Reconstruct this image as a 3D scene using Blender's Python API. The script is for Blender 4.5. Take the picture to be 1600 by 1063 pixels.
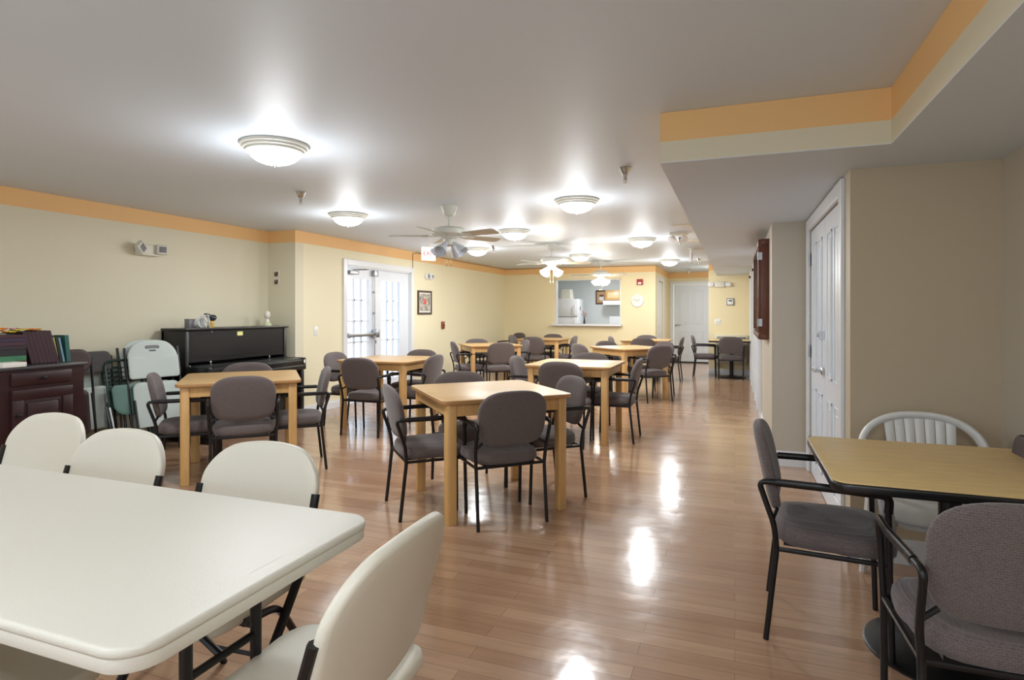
import bpy, bmesh, math, random
from mathutils import Vector, Matrix
PI=math.pi; R=math.radians
random.seed(7)
S=bpy.context.scene; C=S.collection
for o in list(bpy.data.objects): bpy.data.objects.remove(o)

# ---------------------------------------------------------------- camera
cd=bpy.data.cameras.new('camera'); cam=bpy.data.objects.new('camera',cd); C.objects.link(cam)
cd.sensor_width=36; cd.lens=36*933/1600; cd.shift_y=-44/1600; cd.clip_start=.05; cd.clip_end=200
cam.location=(0,0,1.32); cam.rotation_euler=(R(90),0,math.atan(348/933))
S.camera=cam
# ---------------------------------------------------------------- daylight, exposure
W=bpy.data.worlds.new('world'); S.world=W; W.use_nodes=True
W.node_tree.nodes['Background'].inputs[0].default_value=(.74,.87,1,1)
W.node_tree.nodes['Background'].inputs[1].default_value=1.25
vs=S.view_settings; vs.view_transform='Standard'; vs.look='None'; vs.gamma=1; vs.use_curve_mapping=False
vs.exposure=0.97
LAMP_W=6.5; DOWN_W=8.5; FAN_W=9.0

# ---------------------------------------------------------------- materials
def lin(c):
    f=lambda v:(v/12.92 if v<=.04045 else ((v+.055)/1.055)**2.4)
    return (f(c[0]/255),f(c[1]/255),f(c[2]/255),1)
def mat(name,c,rough=.5,metal=0,noise=0,nscale=8,bump=0,bscale=60,emit=None,estr=0,spec=.5,stretch=None):
    m=bpy.data.materials.new(name); m.use_nodes=True; nt=m.node_tree; b=nt.nodes['Principled BSDF']
    b.inputs['Base Color'].default_value=lin(c); b.inputs['Roughness'].default_value=rough
    b.inputs['Metallic'].default_value=metal; b.inputs['Specular IOR Level'].default_value=spec
    tc=nt.nodes.new('ShaderNodeTexCoord'); src=tc.outputs['Object']
    if stretch:
        mp=nt.nodes.new('ShaderNodeMapping'); mp.inputs['Scale'].default_value=stretch
        nt.links.new(src,mp.inputs[0]); src=mp.outputs[0]
    if noise:
        n=nt.nodes.new('ShaderNodeTexNoise'); n.inputs['Scale'].default_value=nscale; n.inputs['Detail'].default_value=6
        nt.links.new(src,n.inputs['Vector'])
        r=nt.nodes.new('ShaderNodeMapRange'); r.inputs[3].default_value=1-noise; r.inputs[4].default_value=1+noise
        r.inputs[1].default_value=.25; r.inputs[2].default_value=.75
        nt.links.new(n.outputs['Fac'],r.inputs[0])
        mx=nt.nodes.new('ShaderNodeVectorMath'); mx.operation='MULTIPLY'
        mx.inputs[0].default_value=lin(c)[:3]; nt.links.new(r.outputs[0],mx.inputs[1])
        nt.links.new(mx.outputs[0],b.inputs['Base Color'])
    if bump:
        n2=nt.nodes.new('ShaderNodeTexNoise'); n2.inputs['Scale'].default_value=bscale; n2.inputs['Detail'].default_value=3
        nt.links.new(src,n2.inputs['Vector'])
        bp=nt.nodes.new('ShaderNodeBump'); bp.inputs['Strength'].default_value=bump; bp.inputs['Distance'].default_value=.01
        nt.links.new(n2.outputs['Fac'],bp.inputs['Height']); nt.links.new(bp.outputs[0],b.inputs['Normal'])
    if emit:
        b.inputs['Emission Color'].default_value=lin(emit); b.inputs['Emission Strength'].default_value=estr
    return m
def wallmat(name,c,band,h=2.195):
    m=mat(name,c,.5,bump=.08,bscale=220); nt=m.node_tree; b=nt.nodes['Principled BSDF']
    g=nt.nodes.new('ShaderNodeNewGeometry'); sx=nt.nodes.new('ShaderNodeSeparateXYZ'); nt.links.new(g.outputs['Position'],sx.inputs[0])
    gt=nt.nodes.new('ShaderNodeMath'); gt.operation='GREATER_THAN'; gt.inputs[1].default_value=h; nt.links.new(sx.outputs[2],gt.inputs[0])
    mx=nt.nodes.new('ShaderNodeMix'); mx.data_type='RGBA'; mx.inputs[6].default_value=lin(c); mx.inputs[7].default_value=lin(band)
    nt.links.new(gt.outputs[0],mx.inputs[0]); nt.links.new(mx.outputs[2],b.inputs['Base Color'])
    return m
M={}
BAND=(238,192,130)
M['wall']=wallmat('beige paint with orange border',(220,213,188),BAND)
M['wall_mid']=wallmat('cream paint with orange border',(234,226,194),BAND)  # tone between near and far walls, carries the mixed lighting in its colour
M['wall_far']=wallmat('yellow paint with orange border',(238,224,184),BAND)
M['wall_tan']=mat('tan paint',(190,174,148),.55,bump=.08,bscale=220)  # closet front: browner than the side walls, its shade put into the colour
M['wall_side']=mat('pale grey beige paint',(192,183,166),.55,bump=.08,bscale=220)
M['ceil']=mat('ceiling paint',(214,224,234),.5,bump=.05,bscale=150)
M['trim']=mat('white trim paint',(226,229,232),.3)
M['door']=mat('white door paint',(222,228,236),.3)
M['kitchen']=mat('kitchen wall paint',(218,224,224),.6)
M['metal']=mat('chrome',(200,200,200),.18,1)
M['brushed']=mat('brushed metal',(170,172,175),.35,1)
M['dark_steel']=mat('dark metal',(38,38,40),.4,.6)
M['frame']=mat('black powder coat',(22,21,23),.35,.2)
M['black_edge']=mat('black rubber edge',(20,20,22),.3)
M['maple']=mat('maple veneer',(226,203,156),.28,noise=.09,nscale=3,stretch=(2,14,14))
M['maple_edge']=mat('brown table edge',(176,132,84),.35)
M['maple_worn']=mat('worn maple veneer',(196,158,104),.35,noise=.14,nscale=3,stretch=(2,14,14))
M['maple_leg']=mat('maple solid wood',(212,168,108),.38,noise=.10,nscale=3,stretch=(14,14,1.5))
M['laminate']=mat('oak laminate',(220,190,132),.42,noise=.10,nscale=4,stretch=(2,12,12))
M['white_plastic']=mat('white moulded plastic',(214,210,198),.42,bump=.12,bscale=260)
M['white_back']=mat('white folding chair plastic',(216,211,196),.45,bump=.10,bscale=260)
M['mono']=mat('white resin',(225,225,222),.35)
M['pale_green']=mat('pale green grey plastic',(196,206,200),.45)
M['ebony']=mat('black piano lacquer',(16,16,18),.30)
M['cherry']=mat('dark cherry wood',(52,27,28),.35,noise=.2,nscale=4,stretch=(10,2,10))
M['cherry_top']=mat('dark polished top',(70,66,68),.3)
M['redwood']=mat('red brown wood',(92,48,30),.4,noise=.15,nscale=4,stretch=(12,12,2))
M['green_metal']=mat('dark green metal',(36,62,56),.35,.3)
M['green_seat']=mat('grey green seat',(88,122,112),.4)
M['white']=mat('white enamel',(235,236,238),.35)
M['offwhite']=mat('off white plastic',(226,222,208),.45)
M['fan_white']=mat('fan white',(214,214,204),.4)
M['blade']=mat('fan blade',(196,192,178),.45)
M['dome']=mat('lit frosted dome',(255,255,255),.3,emit=(250,252,255),estr=5)
M['shade_on']=mat('lit glass shade',(255,255,255),.3,emit=(255,250,238),estr=6)
M['shade_off']=mat('unlit frosted glass',(205,210,218),.15)
M['exitglow']=mat('lit exit face',(255,255,255),.4,emit=(255,252,248),estr=.42)
M['red']=mat('red plastic',(170,40,36),.4)
M['redtext']=mat('red lettering',(205,60,50),.5)
M['brownred']=mat('brown red plate',(140,62,44),.4)
M['paper']=mat('white paper',(236,232,224),.7)
M['grey']=mat('grey plastic',(120,120,122),.5)
M['darkgrey']=mat('dark grey plastic',(60,60,62),.5)
M['chain']=mat('chain brass',(180,172,150),.3,.8)
def fabric(name,c):
    m=mat(name,c,.92,spec=.2); nt=m.node_tree; b=nt.nodes['Principled BSDF']
    tc=nt.nodes.new('ShaderNodeTexCoord')
    mp=nt.nodes.new('ShaderNodeMapping'); mp.inputs['Rotation'].default_value=(R(90),0,0)
    nt.links.new(tc.outputs['Object'],mp.inputs[0])
    br=nt.nodes.new('ShaderNodeTexBrick'); br.inputs['Scale'].default_value=1; br.inputs['Brick Width'].default_value=.014; br.inputs['Row Height'].default_value=.007
    br.inputs['Mortar Size'].default_value=.0016; br.inputs['Mortar Smooth'].default_value=.6
    k=1.22; a=lin(c)
    br.inputs['Color1'].default_value=(a[0]*.86,a[1]*.86,a[2]*.86,1); br.inputs['Color2'].default_value=a
    br.inputs['Mortar'].default_value=(a[0]*k,a[1]*k,a[2]*k,1)
    nt.links.new(mp.outputs[0],br.inputs['Vector'])
    n=nt.nodes.new('ShaderNodeTexNoise'); n.inputs['Scale'].default_value=160; nt.links.new(tc.outputs['Object'],n.inputs['Vector'])
    mx=nt.nodes.new('ShaderNodeMix'); mx.data_type='RGBA'; mx.blend_type='OVERLAY'; mx.inputs[0].default_value=.35
    nt.links.new(br.outputs['Color'],mx.inputs[6]); nt.links.new(n.outputs['Fac'],mx.inputs[7]); nt.links.new(mx.outputs[2],b.inputs['Base Color'])
    bp=nt.nodes.new('ShaderNodeBump'); bp.inputs['Strength'].default_value=.3; bp.inputs['Distance'].default_value=.003
    nt.links.new(br.outputs['Fac'],bp.inputs['Height']); nt.links.new(bp.outputs[0],b.inputs['Normal'])
    b.inputs['Sheen Weight'].default_value=.25
    return m
M['fabric']=fabric('mauve grey woven fabric',(100,90,88))
M['fabric_dark']=fabric('dark grey vinyl',(80,78,78))
M['vinyl_brown']=mat('dark brown vinyl',(58,38,34),.5)
def floormat():
    m=bpy.data.materials.new('glossy wood plank floor'); m.use_nodes=True; nt=m.node_tree; b=nt.nodes['Principled BSDF']; L=nt.links.new
    g=nt.nodes.new('ShaderNodeNewGeometry')
    br=nt.nodes.new('ShaderNodeTexBrick'); br.inputs['Scale'].default_value=1; br.inputs['Brick Width'].default_value=.95; br.inputs['Row Height'].default_value=.083
    br.inputs['Mortar Size'].default_value=.0009; br.inputs['Mortar Smooth'].default_value=.2; br.offset=.37; br.offset_frequency=2; br.inputs['Bias'].default_value=0
    br.inputs['Color1'].default_value=lin((166,128,100)); br.inputs['Color2'].default_value=lin((186,150,120)); br.inputs['Mortar'].default_value=lin((122,90,68))
    L(g.outputs['Position'],br.inputs['Vector'])
    mp=nt.nodes.new('ShaderNodeMapping'); mp.inputs['Scale'].default_value=(1.3,16,1); L(g.outputs['Position'],mp.inputs[0])
    n=nt.nodes.new('ShaderNodeTexNoise'); n.inputs['Scale'].default_value=1.6; n.inputs['Detail'].default_value=8; n.inputs['Roughness'].default_value=.65; L(mp.outputs[0],n.inputs['Vector'])
    r=nt.nodes.new('ShaderNodeMapRange'); r.inputs[1].default_value=.3; r.inputs[2].default_value=.7; r.inputs[3].default_value=.86; r.inputs[4].default_value=1.10; L(n.outputs['Fac'],r.inputs[0])
    mul=nt.nodes.new('ShaderNodeVectorMath'); mul.operation='MULTIPLY'; L(br.outputs['Color'],mul.inputs[0]); L(r.outputs[0],mul.inputs[1])
    # worn pale scuffs
    n3=nt.nodes.new('ShaderNodeTexNoise'); n3.inputs['Scale'].default_value=9; n3.inputs['Detail'].default_value=12; n3.inputs['Roughness'].default_value=.75; L(g.outputs['Position'],n3.inputs['Vector'])
    r3=nt.nodes.new('ShaderNodeMapRange'); r3.inputs[1].default_value=.63; r3.inputs[2].default_value=.70; r3.inputs[4].default_value=.35; L(n3.outputs['Fac'],r3.inputs[0])
    mx=nt.nodes.new('ShaderNodeMix'); mx.data_type='RGBA'; mx.inputs[7].default_value=lin((206,176,148)); L(r3.outputs[0],mx.inputs[0]); L(mul.outputs[0],mx.inputs[6]); L(mx.outputs[2],b.inputs['Base Color'])
    n4=nt.nodes.new('ShaderNodeTexNoise'); n4.inputs['Scale'].default_value=2.2; n4.inputs['Detail'].default_value=4; L(g.outputs['Position'],n4.inputs['Vector'])
    r4=nt.nodes.new('ShaderNodeMapRange'); r4.inputs[3].default_value=.13; r4.inputs[4].default_value=.25; L(n4.outputs['Fac'],r4.inputs[0]); L(r4.outputs[0],b.inputs['Roughness'])
    n5=nt.nodes.new('ShaderNodeTexNoise'); n5.inputs['Scale'].default_value=3.5; n5.inputs['Detail'].default_value=3; L(g.outputs['Position'],n5.inputs['Vector'])
    ad=nt.nodes.new('ShaderNodeMath'); ad.operation='ADD'; sc=nt.nodes.new('ShaderNodeMath'); sc.operation='MULTIPLY'; sc.inputs[1].default_value=-.25; L(br.outputs['Fac'],sc.inputs[0]); L(sc.outputs[0],ad.inputs[0]); L(n5.outputs['Fac'],ad.inputs[1])
    bp=nt.nodes.new('ShaderNodeBump'); bp.inputs['Strength'].default_value=.36; bp.inputs['Distance'].default_value=.012; L(ad.outputs[0],bp.inputs['Height']); L(bp.outputs[0],b.inputs['Normal'])
    b.inputs['Coat Weight'].default_value=.3; b.inputs['Coat Roughness'].default_value=.08
    return m
M['floor']=floormat()
def glassmat():
    m=bpy.data.materials.new('window glass'); m.use_nodes=True; nt=m.node_tree; nt.nodes.clear()
    o=nt.nodes.new('ShaderNodeOutputMaterial'); t=nt.nodes.new('ShaderNodeBsdfTransparent'); g=nt.nodes.new('ShaderNodeBsdfGlossy'); g.inputs['Roughness'].default_value=.02
    mx=nt.nodes.new('ShaderNodeMixShader'); mx.inputs[0].default_value=.06; nt.links.new(t.outputs[0],mx.inputs[1]); nt.links.new(g.outputs[0],mx.inputs[2]); nt.links.new(mx.outputs[0],o.inputs[0]); return m
M['glass']=glassmat()
def picmat(name,cols,scale):
    m=mat(name,cols[0],.5); nt=m.node_tree; b=nt.nodes['Principled BSDF']
    tc=nt.nodes.new('ShaderNodeTexCoord'); v=nt.nodes.new('ShaderNodeTexVoronoi'); v.inputs['Scale'].default_value=scale
    nt.links.new(tc.outputs['Object'],v.inputs['Vector']); cr=nt.nodes.new('ShaderNodeValToRGB'); cr.color_ramp.interpolation='CONSTANT'
    sp=nt.nodes.new('ShaderNodeSeparateColor'); nt.links.new(v.outputs['Color'],sp.inputs[0]); nt.links.new(sp.outputs[0],cr.inputs[0])
    e=cr.color_ramp.elements
    while len(e)<len(cols): e.new(.5)
    for i,c in enumerate(cols): e[i].position=i/len(cols); e[i].color=lin(c)
    nt.links.new(cr.outputs[0],b.inputs['Base Color']); return m

# ---------------------------------------------------------------- mesh helpers
def BM(): return bmesh.new()
def obj(name,bm,m,parent=None,smooth=True,angle=40):
    me=bpy.data.meshes.new(name); bmesh.ops.recalc_face_normals(bm,faces=bm.faces); bm.to_mesh(me); bm.free()
    for mm in (m if isinstance(m,(list,tuple)) else [m]): me.materials.append(mm)
    if smooth:
        for p in me.polygons: p.use_smooth=True
        try: me.set_sharp_from_angle(angle=R(angle))
        except Exception: pass
    o=bpy.data.objects.new(name,me); C.objects.link(o)
    if parent: o.parent=parent
    return o
def tag(o,label,cat,group=None,kind=None):
    if label: o['label']=label
    if cat: o['category']=cat
    if group: o['group']=group
    if kind: o['kind']=kind
    return o
def thing(name,label,cat,loc=(0,0,0),rot=0,group=None):
    o=bpy.data.objects.new(name,None); o.empty_display_size=.1; C.objects.link(o); o.location=loc; o.rotation_euler=(0,0,R(rot)); tag(o,label,cat,group); return o
def dup(o,parent=None):
    c=o.copy(); C.objects.link(c); c.parent=parent
    for ch in list(o.children): dup(ch,c)
    return c
def struct(name,bm,m,parent=None,smooth=False):
    o=obj(name,bm,m,parent,smooth); o['kind']='structure'; return o
def box(bm,x0,x1,y0,y1,z0,z1,bev=0,rot=None,mi=0,seg=2):
    g=bmesh.ops.create_cube(bm,size=1); vs=g['verts']
    bmesh.ops.scale(bm,vec=(abs(x1-x0),abs(y1-y0),abs(z1-z0)),verts=vs)
    if bev:
        es={e for v in vs for e in v.link_edges}
        r=bmesh.ops.bevel(bm,geom=list(es),offset=bev,segments=seg,affect='EDGES',profile=.5)
        vs=list({v for f in r['faces'] for v in f.verts}|{v for v in vs if v.is_valid})
        st=list(vs); seen=set(vs)
        while st:
            v=st.pop()
            for e in v.link_edges:
                w=e.other_vert(v)
                if w not in seen: seen.add(w); st.append(w)
        vs=list(seen)
    if rot is not None: bmesh.ops.rotate(bm,cent=(0,0,0),matrix=rot,verts=vs)
    bmesh.ops.translate(bm,vec=((x0+x1)/2,(y0+y1)/2,(z0+z1)/2),verts=vs)
    if mi:
        for f in {f for v in vs for f in v.link_faces}: f.material_index=mi
    return vs
def fillet(pts,r,n=5):
    pts=[Vector(p) for p in pts]; out=[pts[0]]
    for i in range(1,len(pts)-1):
        a,b,c=pts[i-1],pts[i],pts[i+1]; d1=(a-b); d2=(c-b); k=min(r,d1.length*.48,d2.length*.48)
        p1=b+d1.normalized()*k; p2=b+d2.normalized()*k
        for j in range(n+1):
            t=j/n; out.append(p1*(1-t)**2+b*2*t*(1-t)+p2*t*t)
    out.append(pts[-1]); return out
def tube(bm,pts,r,seg=10,closed=False,sx=1,up=None):
    pts=[Vector(p) for p in pts]; n=len(pts); rings=[]; prev=None
    for i,p in enumerate(pts):
        if closed: t=(pts[(i+1)%n]-pts[i-1]).normalized()
        else: t=((pts[min(i+1,n-1)]-pts[max(i-1,0)])).normalized()
        if prev is None:
            u=Vector(up) if up else (Vector((0,0,1)) if abs(t.z)<.9 else Vector((1,0,0)))
        else: u=prev
        u=(u-t*u.dot(t)).normalized(); prev=u; w=t.cross(u)
        rr=r[i] if isinstance(r,(list,tuple)) else r
        rings.append([bm.verts.new(p+u*math.cos(2*PI*k/seg)*rr+w*math.sin(2*PI*k/seg)*rr*sx) for k in range(seg)])
    m=n if closed else n-1
    for i in range(m):
        a,b=rings[i],rings[(i+1)%n]
        for k in range(seg): bm.faces.new((a[k],a[(k+1)%seg],b[(k+1)%seg],b[k]))
    if not closed: bm.faces.new(rings[0][::-1]); bm.faces.new(rings[-1])
def lathe(bm,prof,seg=32,loc=(0,0,0),mtx=None):
    rings=[]
    for r,z in prof:
        if r<1e-5: rings.append([bm.verts.new((0,0,z))])
        else: rings.append([bm.verts.new((r*math.cos(2*PI*k/seg),r*math.sin(2*PI*k/seg),z)) for k in range(seg)])
    for a,b in zip(rings,rings[1:]):
        if len(a)==1 and len(b)==1: continue
        for k in range(seg):
            k2=(k+1)%seg
            if len(a)==1: bm.faces.new((a[0],b[k],b[k2]))
            elif len(b)==1: bm.faces.new((a[k],a[k2],b[0]))
            else: bm.faces.new((a[k],a[k2],b[k2],b[k]))
    vs=[v for r in rings for v in r]
    if mtx is not None: bmesh.ops.transform(bm,matrix=mtx,verts=vs)
    bmesh.ops.translate(bm,vec=loc,verts=vs)
    return vs
def rrect(w,h,r,n=6,cx=0,cy=0):
    """rounded rectangle outline, r may be 4 radii (++ , -+ , -- , +-)"""
    rs=r if isinstance(r,(list,tuple)) else [r]*4; out=[]
    for q,(sx,sy) in enumerate(((1,1),(-1,1),(-1,-1),(1,-1))):
        c=Vector((cx+sx*(w/2-rs[q]),cy+sy*(h/2-rs[q])))
        for j in range(n+1):
            a=PI/2*q+PI/2*j/n; out.append((c.x+rs[q]*math.cos(a),c.y+rs[q]*math.sin(a)))
    return out
def slab(bm,out,z0,z1,bev=.004,nb=3,f=None,mi=None):
    """solid from an outline with rounded top and bottom edges; rings inset by normal"""
    if f:
        res=[]
        for i,p in enumerate(out):
            q=out[(i+1)%len(out)]; d=math.dist(p,q); k=max(1,int(d/.03))
            if d>1e-6: res+=[(p[0]+(q[0]-p[0])*j/k,p[1]+(q[1]-p[1])*j/k) for j in range(k)]
        out=res
    n=len(out); N=[]
    for i in range(n):
        a=Vector(out[i-1]); b=Vector(out[(i+1)%n]); t=(b-a).normalized(); N.append(Vector((t.y,-t.x)))
    rings=[]; bev=min(bev,(z1-z0)/2)
    prof=[(bev*(1-math.sin(PI/2*j/nb)),z0+bev*(1-math.cos(PI/2*j/nb))) for j in range(nb+1)]
    prof+=[(d,z1-(z-z0)) for d,z in reversed(prof)]
    for d,z in prof:
        rings.append([bm.verts.new((out[i][0]-N[i].x*d,out[i][1]-N[i].y*d,z)) for i in range(n)])
    for a,b in zip(rings,rings[1:]):
        for i in range(n): bm.faces.new((a[i],a[(i+1)%n],b[(i+1)%n],b[i]))
    vs=[v for r in rings for v in r]
    if not f:
        bm.faces.new(rings[0][::-1]); bm.faces.new(rings[-1])
    else:                                   # bent sheet: caps in concentric rings so the bend reaches the middle
        for base in (rings[0],rings[-1]):
            c=sum((v.co for v in base),Vector())/n; prev=base
            for q in (.85,.65,.45,.22):
                cur=[bm.verts.new(c+(v.co-c)*q) for v in base]; vs+=cur
                for i in range(n): bm.faces.new((prev[i],prev[(i+1)%n],cur[(i+1)%n],cur[i]))
                prev=cur
            cv=bm.verts.new(c); vs.append(cv)
            for i in range(n): bm.faces.new((prev[i],prev[(i+1)%n],cv))
        for v in vs: v.co=Vector(f(v.co))
    return vs
def pad(bm,out,th,f=None,k=(.0,.5,.8,1,1.08),ins=(1,.985,.94,.75,.4),back=1.0):
    """cushion: outline in xy, thickness th along z both ways (upper domed)"""
    n=len(out); c=Vector((sum(p[0] for p in out)/n,sum(p[1] for p in out)/n)); rings=[]
    lv=[(s,th/2*h) for s,h in zip(ins,k)]
    lv=[(s,-h*back) for s,h in reversed(lv[1:])]+lv
    for s,z in lv: rings.append([bm.verts.new((c.x+(p[0]-c.x)*s,c.y+(p[1]-c.y)*s,z)) for p in out])
    for a,b in zip(rings,rings[1:]):
        for i in range(n): bm.faces.new((a[i],a[(i+1)%n],b[(i+1)%n],b[i]))
    v0=bm.verts.new((c.x,c.y,lv[0][1]*1.01)); v1=bm.verts.new((c.x,c.y,lv[-1][1]*1.01))
    for i in range(n):
        bm.faces.new((rings[0][(i+1)%n],rings[0][i],v0)); bm.faces.new((rings[-1][i],rings[-1][(i+1)%n],v1))
    vs=[v for r in rings for v in r]+[v0,v1]
    if f:
        for v in vs: v.co=Vector(f(v.co))
    return vs

# ---------------------------------------------------------------- the setting
XL=-5.58; XF=-5.15; YR=6.05; YB=13.3; XP=.30; XC=.582; YC=3.645; XR=1.25; YP=5.6
H=2.345; HS=2.085; YH=16.1; XH0=-1.62; XH1=-.52; BACK=-2.6
bm=BM(); box(bm,-6.2,2.0,BACK-.2,16.6,-.1,0); struct('floor',bm,M['floor'])
bm=BM(); box(bm,-6.2,2.0,BACK-.2,16.6,H,H+.1); struct('ceiling',bm,M['ceil'])
# dropped soffit: painted faces, ceiling-grey underside
bm=BM()
box(bm,-.36,1.45,3.15,YB,HS+.004,H-.001); box(bm,.668,1.45,BACK,3.15,HS+.004,H-.001)
box(bm,-.36,1.45,3.15,YB,HS,HS+.004,mi=1); box(bm,.668,1.45,BACK,3.15,HS,HS+.004,mi=1)
struct('ceiling_soffit',bm,[M['wall'],M['ceil']])
bm=BM(); box(bm,XL-.15,XL,BACK,YR,0,H); struct('wall_left',bm,M['wall'])
bm=BM(); box(bm,XL-.15,XF,YR,YR+.15,0,H); struct('wall_return',bm,M['wall'])
D0,D1,DT=7.10,8.88,1.985
bm=BM(); box(bm,XF-.15,XF,YR+.15,D0,0,H); box(bm,XF-.15,XF,D1,YB+.15,0,H); box(bm,XF-.15,XF,D0,D1,DT,H); struct('wall_garden',bm,M['wall_mid'])
O0,O1,OZ0,OZ1=-3.886,-2.376,1.05,2.06
bm=BM(); box(bm,XF,O0,YB,YB+.15,0,H); box(bm,O1,XH0,YB,YB+.15,0,H); box(bm,O0,O1,YB,YB+.15,0,OZ0); box(bm,O0,O1,YB,YB+.15,OZ1,H)
struct('wall_far',bm,M['wall_far'])
bm=BM(); box(bm,XH1,XP+.1,YB,YB+.15,0,H); struct('wall_far_right',bm,M['wall_far'])
bm=BM(); box(bm,XH0-.12,XH0,YB+.15,13.75,0,H); box(bm,XH0-.12,XH0,14.75,YH,0,H); box(bm,XH0-.12,XH0,13.75,14.75,2.03,H); struct('wall_hall_left',bm,M['wall_far'])
bm=BM(); box(bm,XH0-.12,-1.5,YH,YH+.12,0,H); box(bm,-.62,1.62,YH,YH+.12,0,H); box(bm,-1.5,-.62,YH,YH+.12,2.03,H); struct('wall_hall_end',bm,M['wall_far'])
bm=BM(); box(bm,1.5,1.62,YB,YH,0,H); struct('wall_hall_right',bm,M['wall_far'])
bm=BM(); box(bm,XP+.1,1.5,YB,YB+.15,0,H); struct('wall_hall_front',bm,M['wall_far'])
RD=[(7.75,8.65),(9.6,10.5),(11.6,12.5)]
bm=BM(); y=YP+.15
for a,b in RD: box(bm,XP,XP+.15,y,a,0,HS); box(bm,XP,XP+.15,a,b,2.0,HS); y=b
box(bm,XP,XP+.15,y,YB,0,HS); struct('wall_right_far',bm,M['wall_side'])
C0,C1,CT=3.90,5.47,1.985
bm=BM(); box(bm,XP,XC+.15,YP,YP+.15,0,HS); struct('wall_pillar',bm,M['wall_side'])
bm=BM(); box(bm,XC,XC+.12,YC+.12,C0,0,HS); box(bm,XC,XC+.12,C1,YP,0,HS); box(bm,XC,XC+.12,C0,C1,CT,HS); struct('wall_closet',bm,M['wall_side'])
bm=BM(); box(bm,XC,XR,YC,YC+.12,0,HS); struct('wall_closet_front',bm,M['wall_tan'])
bm=BM(); box(bm,XR,XR+.15,BACK,YC+.12,0,HS); struct('wall_right',bm,M['wall_side'])
# unseen wall behind the camera, its wide window added for ambient daylight
bm=BM(); box(bm,XL-.15,-4.6,BACK-.15,BACK,0,H); box(bm,.6,XR+.15,BACK-.15,BACK,0,H); box(bm,-4.6,.6,BACK-.15,BACK,0,.5); box(bm,-4.6,.6,BACK-.15,BACK,2.15,H); struct('wall_back',bm,M['wall'])
w=thing('window_1',None,None,(0,0,0)); w['kind']='structure'
bm=BM(); 
for x in (-4.6,-3.3,-2.0,-.7,.56): box(bm,x,x+.05,BACK-.12,BACK-.04,.5,2.15)
box(bm,-4.6,.6,BACK-.12,BACK-.04,.5,.55); box(bm,-4.6,.6,BACK-.12,BACK-.04,2.10,2.15); obj('window_frame',bm,M['trim'],w,False)
bm=BM(); box(bm,-4.55,.55,BACK-.085,BACK-.08,.55,2.1); obj('pane',bm,M['glass'],w,False)

def baseb(name,pieces,h=.11,t=.014):
    bm=BM()
    for (x0,y0,x1,y1,nx,ny) in pieces:
        for hh,tt in ((h,t*.7),(h*.8,t)):
            box(bm,min(x0,x1)+min(0,nx*tt),max(x0,x1)+max(0,nx*tt),min(y0,y1)+min(0,ny*tt),max(y0,y1)+max(0,ny*tt),0,hh,bev=.002)
    return struct(name,bm,M['trim'])
baseb('baseboard_left',[(XL,BACK,XL,YR,1,0),(XL,YR,XF,YR,0,-1)])
baseb('baseboard_garden',[(XF,YR,XF,D0-.09,1,0),(XF,D1+.09,XF,YB,1,0)])
baseb('baseboard_far',[(XF,YB,XH0,YB,0,-1),(XH1,YB,XP,YB,0,-1)])
baseb('baseboard_right',[(XP,YP,XP,RD[0][0]-.09,-1,0),(XP,RD[0][1]+.09,XP,RD[1][0]-.09,-1,0),(XP,RD[1][1]+.09,XP,RD[2][0]-.09,-1,0),(XP,RD[2][1]+.09,XP,YB,-1,0),(XP,YP,XC,YP,0,-1),(XC,YC,XC,C0-.09,-1,0),(XC,YC,XR,YC,0,-1),(XR,BACK,XR,YC,-1,0)],.13)

def panel_leaf(bm,w,h,t=.04,rows=((.12,.86),(1.0,1.88)),cols=2):
    """flat panelled leaf in xz, origin at lower left, front at y=0 (-y side)"""
    box(bm,0,w,0,t,0,h)
    pw=(w-.12*2-.1*(cols-1))/cols
    for z0,z1 in rows:
        z1=min(z1,h-.12)
        for c in range(cols):
            x=.12+c*(pw+.1)
            for (a,b,cc,d) in ((x,x+pw,z0,z0+.018),(x,x+pw,z1-.018,z1),(x,x+.018,z0,z1),(x+pw-.018,x+pw,z0,z1)):
                box(bm,a,b,-.007,.001,cc,d,bev=.003,seg=1)
            box(bm,x+.05,x+pw-.05,-.006,.001,z0+.05,z1-.05,bev=.005,seg=1)
def lever(name,parent,loc,rot,dirx=1):
    bm=BM(); lathe(bm,[(0,0),(.03,0),(.03,.006),(.024,.012),(.010,.014),(.010,.05),(0,.05)],20,mtx=Matrix.Rotation(PI/2,4,'X'))
    tube(bm,fillet([(0,-.045,0),(dirx*.03,-.05,0),(dirx*.12,-.05,.0)],.02),.009,10)
    o=obj(name,bm,M['metal'],parent); o.location=loc; o.rotation_euler=(0,0,R(rot)); return o
def hinge(parent,loc,rot=0):
    bm=BM(); tube(bm,[(0,0,-.05),(0,0,.05)],.008,8); box(bm,-.02,.02,.0,.004,-.05,.05); o=obj('hinge',bm,M['brushed'],parent); o.location=loc; o.rotation_euler=(0,0,R(rot)); return o
def casing(bm,y0,y1,zt,x,n,w=.085,t=.022):
    """door casing around an opening in an x=const wall, n = side it faces"""
    xa,xb=sorted((x,x+n*t))
    box(bm,xa,xb,y0-w,y0,0,zt+w,bev=.004); box(bm,xa,xb,y1,y1+w,0,zt+w,bev=.004); box(bm,xa,xb,y0,y1,zt,zt+w,bev=.004)

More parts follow.
